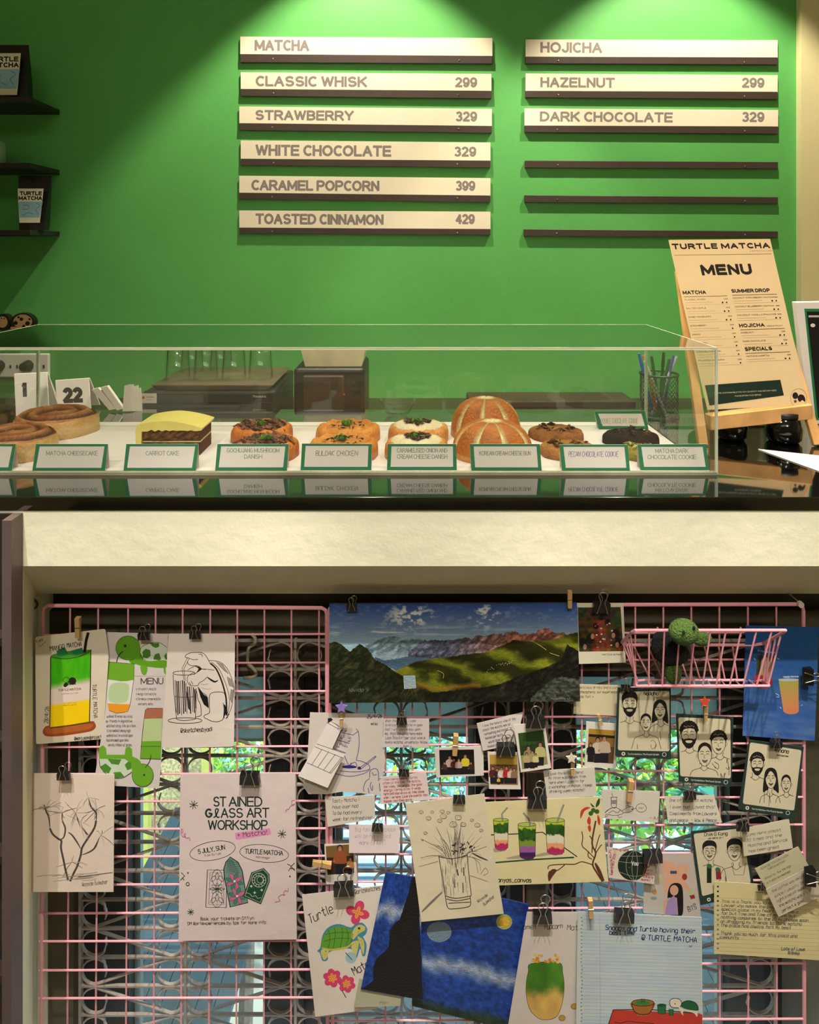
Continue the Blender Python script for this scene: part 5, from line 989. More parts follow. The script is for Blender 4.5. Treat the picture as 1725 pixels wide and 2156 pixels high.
# napkin drawing with folded strip
T, A = paper('napkin_drawing', [(653,1500),(730,1502),(808,1503),(806,1560),(812,1600),(800,1675),(760,1670),(720,1667),(690,1672),(650,1672),(638,1655),(648,1590)], 1.236, 'cfc4bc', 'crumpled napkin with a blue pen drawing of a glass and bowl', 'drawing')
z = lambda *p: Z(620, 1470, 5.673, p); BP = '3a3a86'
A.lines([z((735,365),(765,400),(772,480),(770,600),(740,740)), z((700,440),(765,395)), z((570,380),(440,610)), z((560,410),(700,440)), z((520,500),(660,540)), z((470,600),(615,655)), z((545,870),(700,880),(830,870),(900,840),(880,790),(790,750),(740,745)), z((485,900),(660,935),(830,900),(905,850)), z((770,840),(880,760),(965,695),(955,720),(790,850)), z((600,690),(650,800),(680,770)), z((660,800),(720,765),(745,800),(730,830),(650,830)), z((900,950),(905,870),(960,840),(1000,870),(1005,990)), z((930,880),(945,920),(985,910)), z((900,960),(850,1000),(825,1080),(835,1115)), z((920,1000),(905,1050),(930,1105),(935,1040)), z((880,1070),(895,1140)), z((1010,960),(1040,965)), z((1015,1015),(1025,1110))], 1.3, BP)
A.stroke(z((560,370),(440,610)), 2.4, '1c1c3a', False); A.ell(*z((655,820))[0], 15, 3.5, '2a2a7a', n=16); A.ell(*z((775,835))[0], 4, 3.5, '2a2a7a', n=10)
for x, y in ((600,400),(640,485),(640,520),(540,560),(570,580),(500,590),(540,490),(600,590)): A.txt(*z((x, y))[0], R.choice(['wr', 'oo', 'Yx', 'S8']), 4, .8, BP)
A.txt(*z((870,240))[0], '25/4/26', 7, 1.3, BP, -3, fit=32); A.txt(*z((915,320))[0], 'mila', 5, 1.1, '1c1c5a', 0)
A.build('drawing', INK, T)
T, A = paper('paper_strip', [(696,1512),(719,1535),(699,1578),(726,1588),(690,1659),(628,1634),(666,1566)], 1.228, 'dad0ca', 'folded paper strip drawn as a barcode scanner in front of the napkin', 'drawing', tilt=(0, .00003))
A.lines([z((400,250),(540,340)), z((385,290),(530,370)), z((265,545),(600,660)), z((245,580),(580,715)), z((150,770),(440,900)), z((580,715),(440,895))] + [z((330+i*80,610+i*30),(205+i*72,800+i*30)) for i in range(4)], 1, '2a2830', False); A.fill(z((400,240),(440,235),(460,260),(400,300)), '1a1a2a'); A.build('drawing', INK, T)
# flower vase sketch
T, A = paper('vase_sketch', [(854,1692),(1020,1671),(1061,1924),(887,1941)], 1.220, 'dacdb0', 'cream sheet with a pencil sketch of flowers in a tall glass vase', 'drawing', tilt=(0, -.00002))
z = lambda *p: Z(840, 1650, 3.8333, p); P1, P2 = '3a3634', '8a8278'
for i in range(46):
    bx = R.uniform(380, 540); tx_ = 440+(bx-460)*3.1+R.uniform(-70, 70); ty_ = 240+abs(tx_-430)*.75+R.uniform(0, 170); tx_ = min(max(tx_, 175), 670)
    A.stroke(z((bx, R.uniform(560, 700)), ((bx+tx_)/2+R.uniform(-14, 14), (560+ty_)/2), (tx_, ty_)), R.choice([.4, .5, .8]), R.choice([P1, '5a5450', P2]), taper=True)
for x, y, r_ in ((180,230,4.5),(240,280,5.5),(270,230,3.5),(350,225,5),(400,235,4),(480,275,7),(590,295,4),(635,335,6),(665,378,4),(360,265,7),(215,400,4),(190,455,2),(440,330,8),(330,300,5),(520,330,6)):
    A.ell(*z((x, y))[0], r_, r_*.75, P1, line=.7, n=12); A.ell(*z((x+4, y+4))[0], r_*.6, r_*.4, P2, line=.6, n=10)
for i in range(24): x = R.uniform(430, 610); y = R.uniform(480, 580); A.stroke(z((x, y), (x+R.uniform(-30, 30), y+R.uniform(-30, 30))), 2.0, R.choice(['4a4642', '2a2624']), taper=True)
A.lines([z((322,580),(345,720),(375,905)), z((552,570),(565,720),(585,900)), z((375,905),(395,1000),(440,1010),(530,1000),(578,980),(575,905)), z((375,905),(460,925),(585,905)), z((385,930),(470,945),(578,925)), z((400,965),(575,955)), z((325,590),(430,605),(550,580))], 1.5, P1)
for i in range(60): x = R.uniform(340, 570); y = R.uniform(600, 860); A.stroke(z((x, y), (x+3, y+R.uniform(20, 90))), R.choice([.6, .9, 1.8]) if 420 < x < 540 else .6, R.choice([P2, '5a5450', P1]) if 420 < x < 540 else P2, taper=True)
A.stroke(z((185,1035),(260,960),(350,875)), 3.2, '7a726a', taper=True); A.stroke(z((590,560),(650,590),(720,620)), 2.2, '4a4642', taper=True); A.lines([z((160,670),(320,625)), z((560,560),(710,505)), z((575,740),(720,790)), z((600,600),(650,640),(660,700)), z((585,590),(620,620),(640,720)), z((660,730),(700,680),(720,720),(680,740))], .8, P2)
A.txt(*z((640,960))[0], 'Wayside', 6, .7, '6a625c', -35, fit=26); A.txt(*z((690,985))[0], 'Gulmohar', 6, .7, '6a625c', -40, fit=30); A.build('drawing', INK, T)
# three drinks painting
T, A = paper('drinks_painting', [(1020,1689),(1266,1677),(1281,1856),(1029,1865)], 1.226, 'd4c798', 'cream sheet painted with three layered green drinks and a red flowered branch', 'painting', tilt=(0, .00001))
A.stroke(z((700,415),(960,405),(1160,392),(1440,590)), 2.2, '1f3320', False); A.stroke(z((742,640),(1100,612),(1415,595)), 3.2, '2a4a26'); A.fill(z((705,528),(790,522),(860,540),(800,552),(705,550)), 'a39a88', True); A.fill(z((870,600),(1000,570),(1000,600),(900,608)), 'a39a88', True); A.fill(z((1105,575),(1200,553),(1230,570),(1120,590)), 'a39a88', True)
def glass3(x0, x1, y0, y1, ry, seed, purple):
    def fn(u, v):
        n = fbm(u*5+seed, v*6+seed); t = v+(n-.5)*.16; col = lambda *a: np.array(a)/255.
        c = np.where((t < .13)[:, None], col(178, 190, 60), np.where((t < .48)[:, None], col(42, 82, 26)*(.6+.9*n[:, None]), np.where((t < .70)[:, None], col(118, 140, 52) if purple else col(212, 204, 176), np.where((t < .86)[:, None], col(150, 84, 150) if purple else col(222, 150, 110), col(58, 36, 76) if purple else col(178, 40, 84)))))
        return c
    A.raster(z((x0, y0), (x1, y0), (x1-4, y1), (x0+16, y1)), 16, 26, fn); A.fill(z((x0+16, y1-2), (x1-4, y1-2), (x1-20, y1+16), ((x0+x1)/2, y1+24), (x0+30, y1+14)), '4a2450' if purple else 'a03a6a')
    A.ell(*z(((x0+x1)/2, y0))[0], (x1-x0)/2/3.83, ry, 'aebb58'); A.ell(*z(((x0+x1)/2, y0))[0], (x1-x0)/2/3.83, ry, '1f2a1a', line=1); A.lines([z((x0, y0), (x0+16, y1)), z((x1, y0), (x1-4, y1)), z((x0+30, y0+60), (x0+60, y0+110), (x1-30, y0+90))], 1, '1f2a1a')
glass3(762, 884, 292, 520, 3.5, 1, False); glass3(962, 1105, 330, 590, 4.5, 2, True); glass3(1183, 1338, 295, 555, 4.8, 3, False)
for p in (((838,300),(832,245),(878,192)), ((1062,345),(1050,290),(1005,235)), ((1275,320),(1300,250),(1332,168))): A.stroke(z(*p), 3.2, '3a3a3a', False); A.stroke(z(*p), 1.5, '9aa4a0', False)
BR = '5a2f22'; A.stroke(z((1645,790),(1600,720),(1565,650),(1590,560),(1560,480),(1590,300)), 3.5, BR); A.stroke(z((1655,785),(1615,700),(1585,640)), 5, BR, taper=True)
A.lines([z((1580,600),(1520,540),(1480,500),(1485,440),(1478,385)), z((1560,560),(1560,460),(1540,420)), z((1590,560),(1630,500),(1640,495)), z((1565,655),(1480,630),(1420,650),(1340,650),(1220,660),(1205,690)), z((1340,655),(1280,700),(1215,710),(1210,770)), z((1585,540),(1610,450),(1625,410)), z((1530,545),(1530,590),(1560,610))], 2, BR); A.fill(z((1205,730),(1240,690),(1275,700),(1240,750),(1212,790)), BR, True)
for p in (((1465,280),(1470,220),(1510,190),(1545,195),(1500,220),(1480,260)), ((1520,300),(1535,265),(1550,290),(1545,330),(1528,325)), ((1605,250),(1625,290),(1622,335),(1605,310)), ((1525,350),(1545,335),(1552,370),(1540,390))): A.fill(z(*p), 'c03a30', True)
for p in (((1590,190),(1600,140),(1622,118),(1620,165)), ((1545,155),(1570,175),(1580,190),(1560,185))): A.fill(z(*p), '2a4a22', True)
for x, y in ((1550,240),(1570,215),(1600,225)): A.ell(*z((x, y))[0], 5, 5, '3a5a26', n=12)
A.txt(*z((752,795))[0], '@tanyas_canvas', 9, 1.5, '1f2a16', 0, fit=84, slant=.05); A.build('painting_layer', INK, T)
# ---- portrait cards ----
def head(A, x, y, w_, h_, hair, beard=False, long_=False, curly=False, wn=1.1):
    K = '1c1818'
    if long_:
        A.fill([(x-w_*.62, y-h_*.1), (x-w_*.45, y-h_*.5), (x, y-h_*.64), (x+w_*.45, y-h_*.5), (x+w_*.62, y-h_*.1), (x+w_*.72, y+h_*.75), (x+w_*.3, y+h_*.6), (x-w_*.3, y+h_*.6), (x-w_*.72, y+h_*.7)], K, True)
        A.fill([(x-w_*.2, y+h_*.3), (x+w_*.2, y+h_*.3), (x+w_*.25, y+h_*.8), (x-w_*.25, y+h_*.8)], A.pc)
    f = [(x-w_*.48, y-h_*.15), (x-w_*.3, y-h_*.42), (x+w_*.3, y-h_*.42), (x+w_*.48, y-h_*.15), (x+w_*.44, y+h_*.2), (x+w_*.22, y+h_*.46), (x, y+h_*.52), (x-w_*.22, y+h_*.46), (x-w_*.44, y+h_*.2)]
    A.fill(f, A.pc, True); A.stroke(f, wn, K, True, True)
    if beard:
        A.fill([(x-w_*.47, y+h_*.08), (x-w_*.34, y+h_*.16), (x-w_*.2, y+h_*.14), (x, y+h_*.12), (x+w_*.2, y+h_*.14), (x+w_*.34, y+h_*.16), (x+w_*.47, y+h_*.08), (x+w_*.42, y+h_*.32), (x+w_*.2, y+h_*.54), (x, y+h_*.6), (x-w_*.2, y+h_*.54), (x-w_*.42, y+h_*.32)], K); A.fill([(x-w_*.2, y+h_*.22), (x+w_*.2, y+h_*.22), (x+w_*.14, y+h_*.32), (x-w_*.14, y+h_*.32)], A.pc, True)
    if hair == 'top':
        p = [(x-w_*.52, y-h_*.05), (x-w_*.55, y-h_*.4), (x-w_*.3, y-h_*.62), (x+w_*.05, y-h_*.66), (x+w_*.4, y-h_*.58), (x+w_*.56, y-h_*.35), (x+w_*.5, y-h_*.05), (x+w_*.38, y-h_*.28), (x, y-h_*.34), (x-w_*.36, y-h_*.26)]
        A.fill(p, K, True)
        if curly:
            for k in range(11): a = math.pi*(1.05+.9*k/10); A.ell(x+w_*.5*math.cos(a), y-h_*.2+h_*.42*math.sin(a), w_*.14, w_*.13, K, n=9)
            for k in range(6): A.ell(x-w_*.3+k*w_*.12, y-h_*.45+R.uniform(-2, 2), 1, .8, A.pc, n=6)
    elif hair == 'back':
        A.fill([(x-w_*.5, y-h_*.1), (x-w_*.42, y-h_*.46), (x, y-h_*.62), (x+w_*.42, y-h_*.46), (x+w_*.5, y-h_*.1), (x+w_*.25, y-h_*.36), (x, y-h_*.45), (x-w_*.25, y-h_*.36)], K, True)
    if long_: A.fill([(x-w_*.5, y-h_*.02), (x-w_*.42, y-h_*.46), (x, y-h_*.6), (x+w_*.42, y-h_*.46), (x+w_*.5, y-h_*.02), (x+w_*.2, y-h_*.34), (x-w_*.1, y-h_*.42)], K, True)
    for s in (-1, 1):
        A.stroke([(x+s*w_*.32, y-h_*.03), (x+s*w_*.2, y-h_*.08), (x+s*w_*.1, y-h_*.02)], wn, K); A.stroke([(x+s*w_*.34, y-h_*.16), (x+s*w_*.2, y-h_*.2), (x+s*w_*.08, y-h_*.16)], wn*1.2, K)
        if not long_: A.ell(x+s*w_*.53, y+h_*.02, w_*.07, h_*.1, K, line=.7, n=8)
    A.stroke([(x, y-h_*.02), (x-w_*.06, y+h_*.12), (x+w_*.06, y+h_*.13)], .8, K)
    if not beard: A.fill([(x-w_*.2, y+h_*.22), (x, y+h_*.26), (x+w_*.2, y+h_*.22), (x+w_*.1, y+h_*.34), (x-w_*.1, y+h_*.34)], '6a5a52', True); A.stroke([(x-w_*.2, y+h_*.22), (x, y+h_*.26), (x+w_*.2, y+h_*.22), (x, y+h_*.36)], .8, K, True, True)
def body(A, x, y, w_, yb, neck, long_=False):
    K = '1c1818'; A.clip = A.cl; A.lines([[(x-neck, y-6), (x-neck, y+3), (x-w_*.5, y+10), (x-w_*.62, y+25), (x-w_*.68, yb)], [(x+neck, y-6), (x+neck, y+3), (x+w_*.5, y+10), (x+w_*.62, y+25), (x+w_*.68, yb)], [(x-neck-3, y+3), (x, y+10), (x+neck+3, y+3)], [(x-w_*.42, y+24), (x-w_*.4, yb)], [(x+w_*.42, y+24), (x+w_*.4, yb)]], 1.0, K); A.clip = None
def card(q, iq, D, label, foot):
    T, A = paper('portrait_card', q, D, '16302a', label, 'portrait card', group='green framed portrait cards', th=.0012); A.pc = 'cfc4a6'
    pts = []
    for i in range(4):
        a, b, c = [Vector(iq[j % 4]) for j in (i-1, i, i+1)]; p, r_ = b+(a-b).normalized()*4, b+(c-b).normalized()*4
        for t in (0, .5, 1): pts.append(tuple(p*(1-t)**2+b*2*t*(1-t)+r_*t*t))
    A.fill(pts, A.pc); xs = [p[0] for p in iq]; ys = [p[1] for p in iq]; A.cl = (sorted(xs)[1]+1, sorted(ys)[1]+1, sorted(xs)[2]-1, sorted(ys)[2]-1)
    fx, fy, fw, fr = foot; A.ell(fx, fy, 4, 4, 'd8d0c0'); A.ell(fx, fy, 1.8, 1.8, '16302a', n=8); A.ptxt(fx+9, fy+2+fr*.2, 'Turtle Matcha x The Purple Splash', 3.6, 'd8d0c0', fit=fw, rot=fr); r = math.radians(fr); A.ell(fx+(fw+20)*math.cos(r), fy+(fw+20)*math.sin(r), 4, 4, 'd8d0c0', line=1)
    return T, A
z = lambda *p: Z(1200, 1400, 3.286, p)
T, A = card([(1301,1448),(1413,1450),(1413,1599),(1296,1592)], z((345,185),(690,180),(690,598),(333,590)), 1.224, 'green framed card with portraits of a bearded man, a girl and a long haired woman', (1313,1587,66,1))
head(A, *z((415,275))[0], 30, 44, 'top', True); body(A, *z((415,375))[0], 52, 1577, 8); head(A, *z((625,315))[0], 24, 36, None, long_=True); body(A, *z((630,395))[0], 40, 1577, 6)
A.fill(z((470,460),(600,460),(610,590),(450,590)), A.pc); head(A, *z((527,402))[0], 22, 33, 'back'); body(A, *z((530,470))[0], 46, 1577, 5); A.lines([z((560,530),(580,520),(600,560),(570,580),(560,550)), z((625,460),(630,520))], .9, INKC); A.txt(*z((512,208))[0], 'Noddha', 7, 1.2, INKC, 0, fit=32)
A.build('portrait_print', INK, T)
T, A = card([(1424,1503),(1545,1510),(1541,1656),(1430,1646)], z((752,362),(1112,375),(1115,785),(765,770)), 1.226, 'green framed portrait card of a bearded man, curly haired man and girl, under red star', (1446,1641,63,4))
head(A, *z((825,490))[0], 33, 46, 'top', True, curly=True); body(A, *z((830,580))[0], 52, 1634, 8); head(A, *z((1030,545))[0], 30, 42, 'top', curly=True); body(A, *z((1040,625))[0], 46, 1636, 7)
A.fill(z((870,690),(1000,690),(1000,780),(850,775)), A.pc); head(A, *z((935,625))[0], 29, 44, 'back'); body(A, *z((930,700))[0], 50, 1634, 6); A.lines([z((1000,670),(1030,690),(1025,720),(1000,700)), z((985,680),(1010,715)), z((1085,680),(1090,650),(1100,720),(1080,710)), z((1050,790),(1045,750),(1060,780),(1075,745),(1070,790))], 1, INKC); A.build('portrait_print', INK, T)
T, A = card([(1578,1558),(1693,1573),(1675,1726),(1555,1704)], z((1248,535),(1605,590),(1553,1008),(1197,960)), 1.224, 'green framed tilted card with a bearded man and two women, nearest the right edge', (1574,1701,66,7))
head(A, *z((1298,690))[0], 26, 39, 'top', True, curly=True); body(A, *z((1285,765))[0], 46, 1690, 7); head(A, *z((1392,790))[0], 23, 38, None, long_=True); body(A, *z((1385,880))[0], 36, 1697, 5); head(A, *z((1498,825))[0], 20, 33, 'back'); body(A, *z((1500,885))[0], 38, 1700, 5); A.lines([z((1385,880),(1378,975))], .8, INKC); A.txt(*z((1420,600))[0], 'Rihana', 8, 1.4, INKC, 7, fit=30); A.txt(*z((1432,628))[0], 'and besties', 3.5, .7, INKC, 7, fit=25); A.build('portrait_print', INK, T)
z = lambda *p: Z(1240, 1620, 3.557, p)
T, A = card([(1455,1751),(1571,1739),(1590,1880),(1476,1906)], z((785,482),(1150,440),(1215,850),(850,950)), 1.236, 'green framed card with two smiling people holding drinks, low at the right', (1493,1894,60,-9))
head(A, *z((905,615))[0], 27, 36, 'top'); head(A, *z((1092,610))[0], 29, 40, 'top'); body(A, *z((915,700))[0], 50, 1876, 6); body(A, *z((1105,715))[0], 54, 1868, 7)
for x in (890, 935): A.ell(*z((x, 625))[0], 4.5, 3.5, INKC, line=.7, n=12)
A.fill(z((885,720),(920,715),(920,850),(885,850)), '1a2420'); A.ell(*z((905,725))[0], 5, 5, '2f6a3a', n=10); A.fill(z((950,740),(985,740),(995,820),(955,825)), '8a2034'); A.ell(*z((965,750))[0], 5, 5, '2f6a3a', n=10); A.lines([z((1070,700),(1090,790),(1160,790),(1175,700))], .9, INKC, False); A.txt(*z((865,500))[0], 'Chim G Kong', 7, 1.1, INKC, -3, fit=50); A.txt(*z((895,522))[0], 'we were on !', 4, .7, INKC, -3, fit=33); A.build('portrait_print', INK, T)
# turtle speech doodle
T, A = paper('doodle_card', [(1268,1662),(1390,1666),(1386,1732),(1266,1723)], 1.232, 'cdc4b8', 'card with a small doodle of a turtle carrying a cup on its shell', 'drawing')
A.lines([z((165,290),(120,325),(150,300),(200,285),(245,310),(255,330),(200,345),(130,335)), z((150,330),(180,310),(215,325),(240,300)), z((250,310),(290,285),(325,280),(335,300),(300,320),(255,325)), z((130,335),(125,358),(145,345)), z((220,345),(225,360),(250,355)), z((275,280),(290,270),(310,280)), z((168,210),(172,280),(205,282),(210,210)), z((163,210),(215,208)), z((172,178),(180,205)), z((335,295),(358,290))], 1, INKC); A.fill(z((170,230),(208,228),(205,260),(172,260)), '8a8080'); A.ell(*z((393,288))[0], 11, 9, INKC, line=.9); A.ptxt(*z((372,296))[0], 'YAY', 4, INKC, fit=11); A.ell(*z((325,298))[0], 2, 1.5, INKC, n=8); A.txt(*z((455,375))[0], '- AJ', 6, .8, '7a2a2a'); A.build('drawing', INK, T)
# red lettered globe card and pink star painting
T, A = paper('star_painting', [(1372,1797),(1469,1797),(1476,1931),(1355,1922),(1356,1862)], 1.238, 'b9ada2', 'grey card painted with a peach star shape and a long haired girl', 'painting')
A.fill(z((555,680),(640,700),(650,730),(700,715),(760,710),(740,770),(710,820),(800,945),(720,900),(680,870),(600,880),(570,960),(560,870),(570,800),(545,740)), 'd2a084'); A.fill(z((600,1075),(590,950),(610,870),(660,850),(700,880),(708,1000),(700,1090),(650,1095)), '14110f', True); A.ell(*z((640,905))[0], 9, 11, 'cf9a80'); A.fill(z((560,990),(600,960),(660,960),(670,1090),(560,1085)), 'cf9a80'); A.fill(z((590,985),(640,940),(660,1000),(665,1090),(570,1088)), '9c84b0')
A.rect(*z((610,760))[0], *z((660,782))[0], '3a4a6a'); A.ell(*z((718,805))[0], 5.5, 7, '9a2f26'); A.fill(z((745,905),(775,900),(795,965),(765,972)), 'a8bc8a'); A.fill(z((755,945),(790,938),(797,965),(765,972)), '8f2430'); A.ell(*z((492,918))[0], 5, 6, 'b08a4a', n=12); A.ell(*z((487,965))[0], 7, 3.5, '7a94a8', n=12); A.fill(z((520,790),(550,780),(560,840),(525,850)), 'c9b98a')
A.txt(*Z(1200, 1900, 5.75, [(1440,112)])[0], 'BTS', 9, 1.2, '4a3a5a', -22, fit=20); A.lines([Z(1200, 1900, 5.75, [(1420,60),(1435,45),(1445,65)]), Z(1200, 1900, 5.75, [(1485,30),(1510,10),(1525,25)])], 1, '4a3a5a'); A.build('painting_layer', INK, T)
T, A = paper('globe_card', [(1278,1783),(1382,1801),(1378,1862),(1282,1848)], 1.230, 'd0c2b4', 'card with a dark green globe reading You between red handwriting', 'drawing')
A.ell(*z((328,720))[0], 31, 31.5, '16261c', n=36)
for rx in (6, 20): A.ell(*z((350 if rx > 10 else 345,720))[0], rx, 31, '9aa090', line=.8, n=28)
A.lines([z((225,690),(330,700),(430,700)), z((235,770),(330,800),(420,790)), z((245,650),(330,650),(410,650))], .8, '9aa090'); A.ptxt(*z((318,720))[0], 'You', 9, 'e8e4dc', fit=15); A.rect(1325, 1826, 1326, 1827, 'e8e4dc')
A.txt(*z((150,600))[0], 'Turtle Matcha you', 5, .8, 'a82a30', 84, fit=54); A.txt(*z((175,790))[0], 'Every day 2026 !', 5, .8, 'a82a30', -80, fit=50); A.txt(*z((180,600))[0], 'coming here', 5, .8, 'a82a30', 8, fit=34)
for i, s in enumerate(('you to', 'be', 'Born', 'and', 'Make a', 'mark!')): A.txt(*z((430-i*8, 710+i*24))[0], s, 5, .8, 'a82a30', 8)
A.build('drawing', INK, T)
# comment cards lower right
T, A = paper('comment_card', [(1590,1829),(1681,1782),(1704,1824),(1614,1872)], 1.226, 'b9b290', 'olive tinted printed card asking HOW DID YOU DISCOVER', 'card')
A.ptxt(1603, 1832, 'HOW DID YOU DISCOVER', 4.6, '6a6048', fit=66, rot=-27); A.ptxt(1618, 1833, 'TURTLE MATCHA?', 4.6, '6a6048', fit=42, rot=-27); A.txt(1612, 1852, 'Walked by, saw the sign', 4.5, .6, '6a6048', -27, fit=62); A.txt(1616, 1861, 'a friend recommended', 4.5, .6, '6a6048', -27, fit=56); A.build('lettering', INK, T)
T, A = note([(1613,1873),(1704,1825),(1735,1885),(1640,1931)], 1.222, 'c2b6a0', 'tilted note in slanting pen below the olive printed card', ['the coffee was amazing', 'since I usually like', 'light kind of sweet', 'the matcha was v v v', 'perfect & good'], 1627, 1880, 6.5, 11.5, 82, '3a3430', -27)
T, A = paper('lined_letter', [(1504,1856),(1728,1868),(1728,2022),(1504,2008)], 1.232, 'cfc190', 'cream lined letter torn from a spiral pad, at the right edge', 'letter')
for i in range(14): A.stroke([(1505, 1890+i*8.6), (1727, 1899+i*8.6)], .5, 'a39a70', False)
for i in range(14): A.rect(1510, 1865+i*10, 1514, 1868.5+i*10, '2a2a2a' if i < 4 else '6a7a80')
hand(A, 1520, 1900, ['This is a Thank you to everyone', 'Lawyer who makes the place a', 'special place in my heart and have a', 'for but Time and Time of matcha but', 'nothing compares to the 20 my phases soon', 'on dragging my friends to Think matcha', 'The place has always felt my best', '', 'Thank you so much for this place and', 'community'], 6.5, 8.4, 185, '3a4058', 2.2, 1)
A.txt(1646, 2000, 'Lots of Love', 6.5, 1, '3a4058', 2, fit=50); A.txt(1660, 2009, 'Rithika', 6, 1, '3a4058', 2, fit=24); A.build('handwriting', INK, T)
# lined notebook drawing (the famous cartoon dog is left out)
T, A = paper('notebook_page', [(1217,1919),(1478,1931),(1480,2190),(1213,2190)], 1.218, 'bcc4c0', 'lined notebook page with drawn bowl, green cup and small turtle on red', 'drawing')
z = lambda *p: Z(1200, 1900, 5.75, p)
A.raster([(1226,1922),(1476,1933),(1478,2188),(1224,2188)], 40, 60, lambda u, v: np.stack([.66+.10*fbm(u*4, v*40), .72+.08*fbm(u*4, v*40), .74+.09*fbm(u*3, v*50)], 1))
for i in range(34): A.stroke([(1225, 1928+i*7.3), (1477, 1934+i*7.3+i*.05)], .55, '8f9ea4', False)
A.stroke([(1263,1926),(1265,2188)], .6, 'a08a8a', False)
for i in range(32): A.ell(1225+R.uniform(-1, 1), 1932+i*7.8, 1.6, 1.2, '6a7478', n=8)
A.txt(*z((432,330))[0], 'Snoopy and Turtle having their', 10, 1.5, '1a2a5a', 2.5, fit=190); A.txt(*z((480,388))[0], 'best time', 9, 1.5, '1a2a5a', 0, fit=54); A.txt(*z((872,450))[0], '@ TURTLE MATCHA', 10.5, 1.5, '1a2a5a', 3, fit=118, slant=0); A.stroke(z((1445,520),(1462,540),(1480,520)), 1, '1a2a5a')
A.fill(z((525,1300),(1560,1345),(1605,1355),(1605,1700),(400,1700)), 'b8382a'); A.stroke(z((525,1300),(1010,1300),(1560,1345)), 1.6, K); A.stroke(z((525,1300),(400,1700)), 1.6, K, False); A.stroke(z((545,1450),(620,1460),(700,1440),(800,1450),(1020,1468)), 1.3, K)
A.fill(z((750,1210),(1018,1210),(1005,1290),(950,1350),(820,1350),(765,1290)), 'a0602c', True); A.ell(*z((885,1215))[0], 23.5, 7, 'a0602c'); A.ell(*z((885,1215))[0], 23.5, 7, K, line=1.4); A.ell(*z((880,1218))[0], 17, 5, '2f7a3a'); A.fill(z((800,1345),(950,1345),(940,1378),(815,1375)), 'a0602c'); A.stroke(z((752,1220),(770,1300),(830,1350),(945,1350),(1000,1290),(1018,1215)), 1.5, K)
for x in (865, 885, 905): A.stroke(z((x,1165),(x,1215)), 1, K, False)
A.fill(z((1062,1240),(1165,1240),(1158,1350),(1070,1345)), '1f6a3c'); A.ell(*z((1113,1243))[0], 9, 3, '16452a'); A.stroke(z((1062,1240),(1070,1345),(1158,1352),(1165,1240)), 1.2, K, False); A.fill(z((1198,1295),(1258,1295),(1250,1370),(1205,1365)), '1f6a3c'); A.stroke(z((1198,1295),(1205,1365),(1250,1370),(1258,1295)), 1, K, False, True)
A.fill(z((1210,1220),(1220,1180),(1270,1160),(1330,1175),(1355,1220),(1330,1270),(1270,1275),(1225,1260)), 'd8ccb8', True); A.stroke(z((1210,1220),(1220,1180),(1270,1160),(1330,1175),(1355,1220),(1330,1270),(1270,1275),(1225,1260)), 1.3, K, True, True); A.fill(z((1320,1260),(1400,1300),(1540,1310),(1540,1385),(1500,1340),(1380,1320),(1375,1370),(1345,1330)), 'd8ccb8', True); A.fill(z((1350,1260),(1370,1210),(1440,1190),(1520,1215),(1555,1270),(1550,1310),(1450,1300)), '1c5a38', True); A.stroke(z((1350,1260),(1370,1210),(1440,1190),(1520,1215),(1555,1270),(1550,1310)), 1.4, K); A.ell(*z((1276,1227))[0], 1.3, 1.3, K, n=8)
A.build('drawing', INK, T)
# popcorn drink
T, A = paper('popcorn_drink_sketch', [(1110,1920),(1222,1920),(1222,2190),(1065,2190)], 1.226, 'cbbfb8', 'pale sheet with a watercolour of a green and caramel drink topped with popcorn', 'drawing')
z = lambda *p: Z(760, 1830, 3.67, p)
A.txt(*z((1250,465))[0], 'amel', 10, 1.1, K, -2, fit=30); A.txt(*z((1420,465))[0], 'Popcorn', 11, 1.1, K, -3, fit=39); A.txt(*z((1595,470))[0], 'Mat', 11, 1.1, K, 0, fit=24)
def gl(u, v):
    n = fbm(u*4, v*4); t = np.clip((v+(n-.5)*.25-.38)/.2, 0, 1)[:, None]; return np.array([70, 120, 36])/255.*(1-t)*(.8+.5*n[:, None])+np.array([205, 165, 88])/255.*t*(.85+.3*n[:, None])
gp = [(1315,730),(1530,720),(1560,800),(1572,900),(1560,1020),(1520,1130),(1450,1162),(1380,1155),(1310,1090),(1280,980),(1278,880),(1295,790)]
A.off += .00004
cx_, cy_ = z((1425,940))[0]; bnd = catmull(z(*gp), True, 6); vs = []; cs = []; nb = len(bnd); ring = 8
for j in range(ring+1):
    for (x, y) in bnd: X, Y = cx_+(x-cx_)*j/ring, cy_+(y-cy_)*j/ring; vs.append(A.P(X, Y)); cs.append(tuple((np.clip(gl(np.array([(X-1108)/80.]), np.array([(Y-2026)/120.]))[0], 0, 1))**2.2))
A.add(vs, [(j*nb+i, j*nb+(i+1) % nb, (j+1)*nb+(i+1) % nb, (j+1)*nb+i) for j in range(ring) for i in range(nb)], cs)
A.stroke(z(*gp), .9, '2a3a1a', True, True)
for i in range(22): A.ell(*z((R.uniform(1330, 1530), 720-R.uniform(0, 60)*(1 if i % 2 else .5)))[0], R.uniform(2.5, 4.5), R.uniform(2, 4), R.choice(['d8a03a', 'c8842a', 'e0b85a']), n=9)
for x, y in ((1555,1150),(1650,1060)): A.ell(*z((x, y))[0], 7, 6, 'b8903a', n=12); A.ell(*z((x, y))[0], 7, 6, '5a3a1a', line=.8, n=12)
A.build('drawing', INK, T)
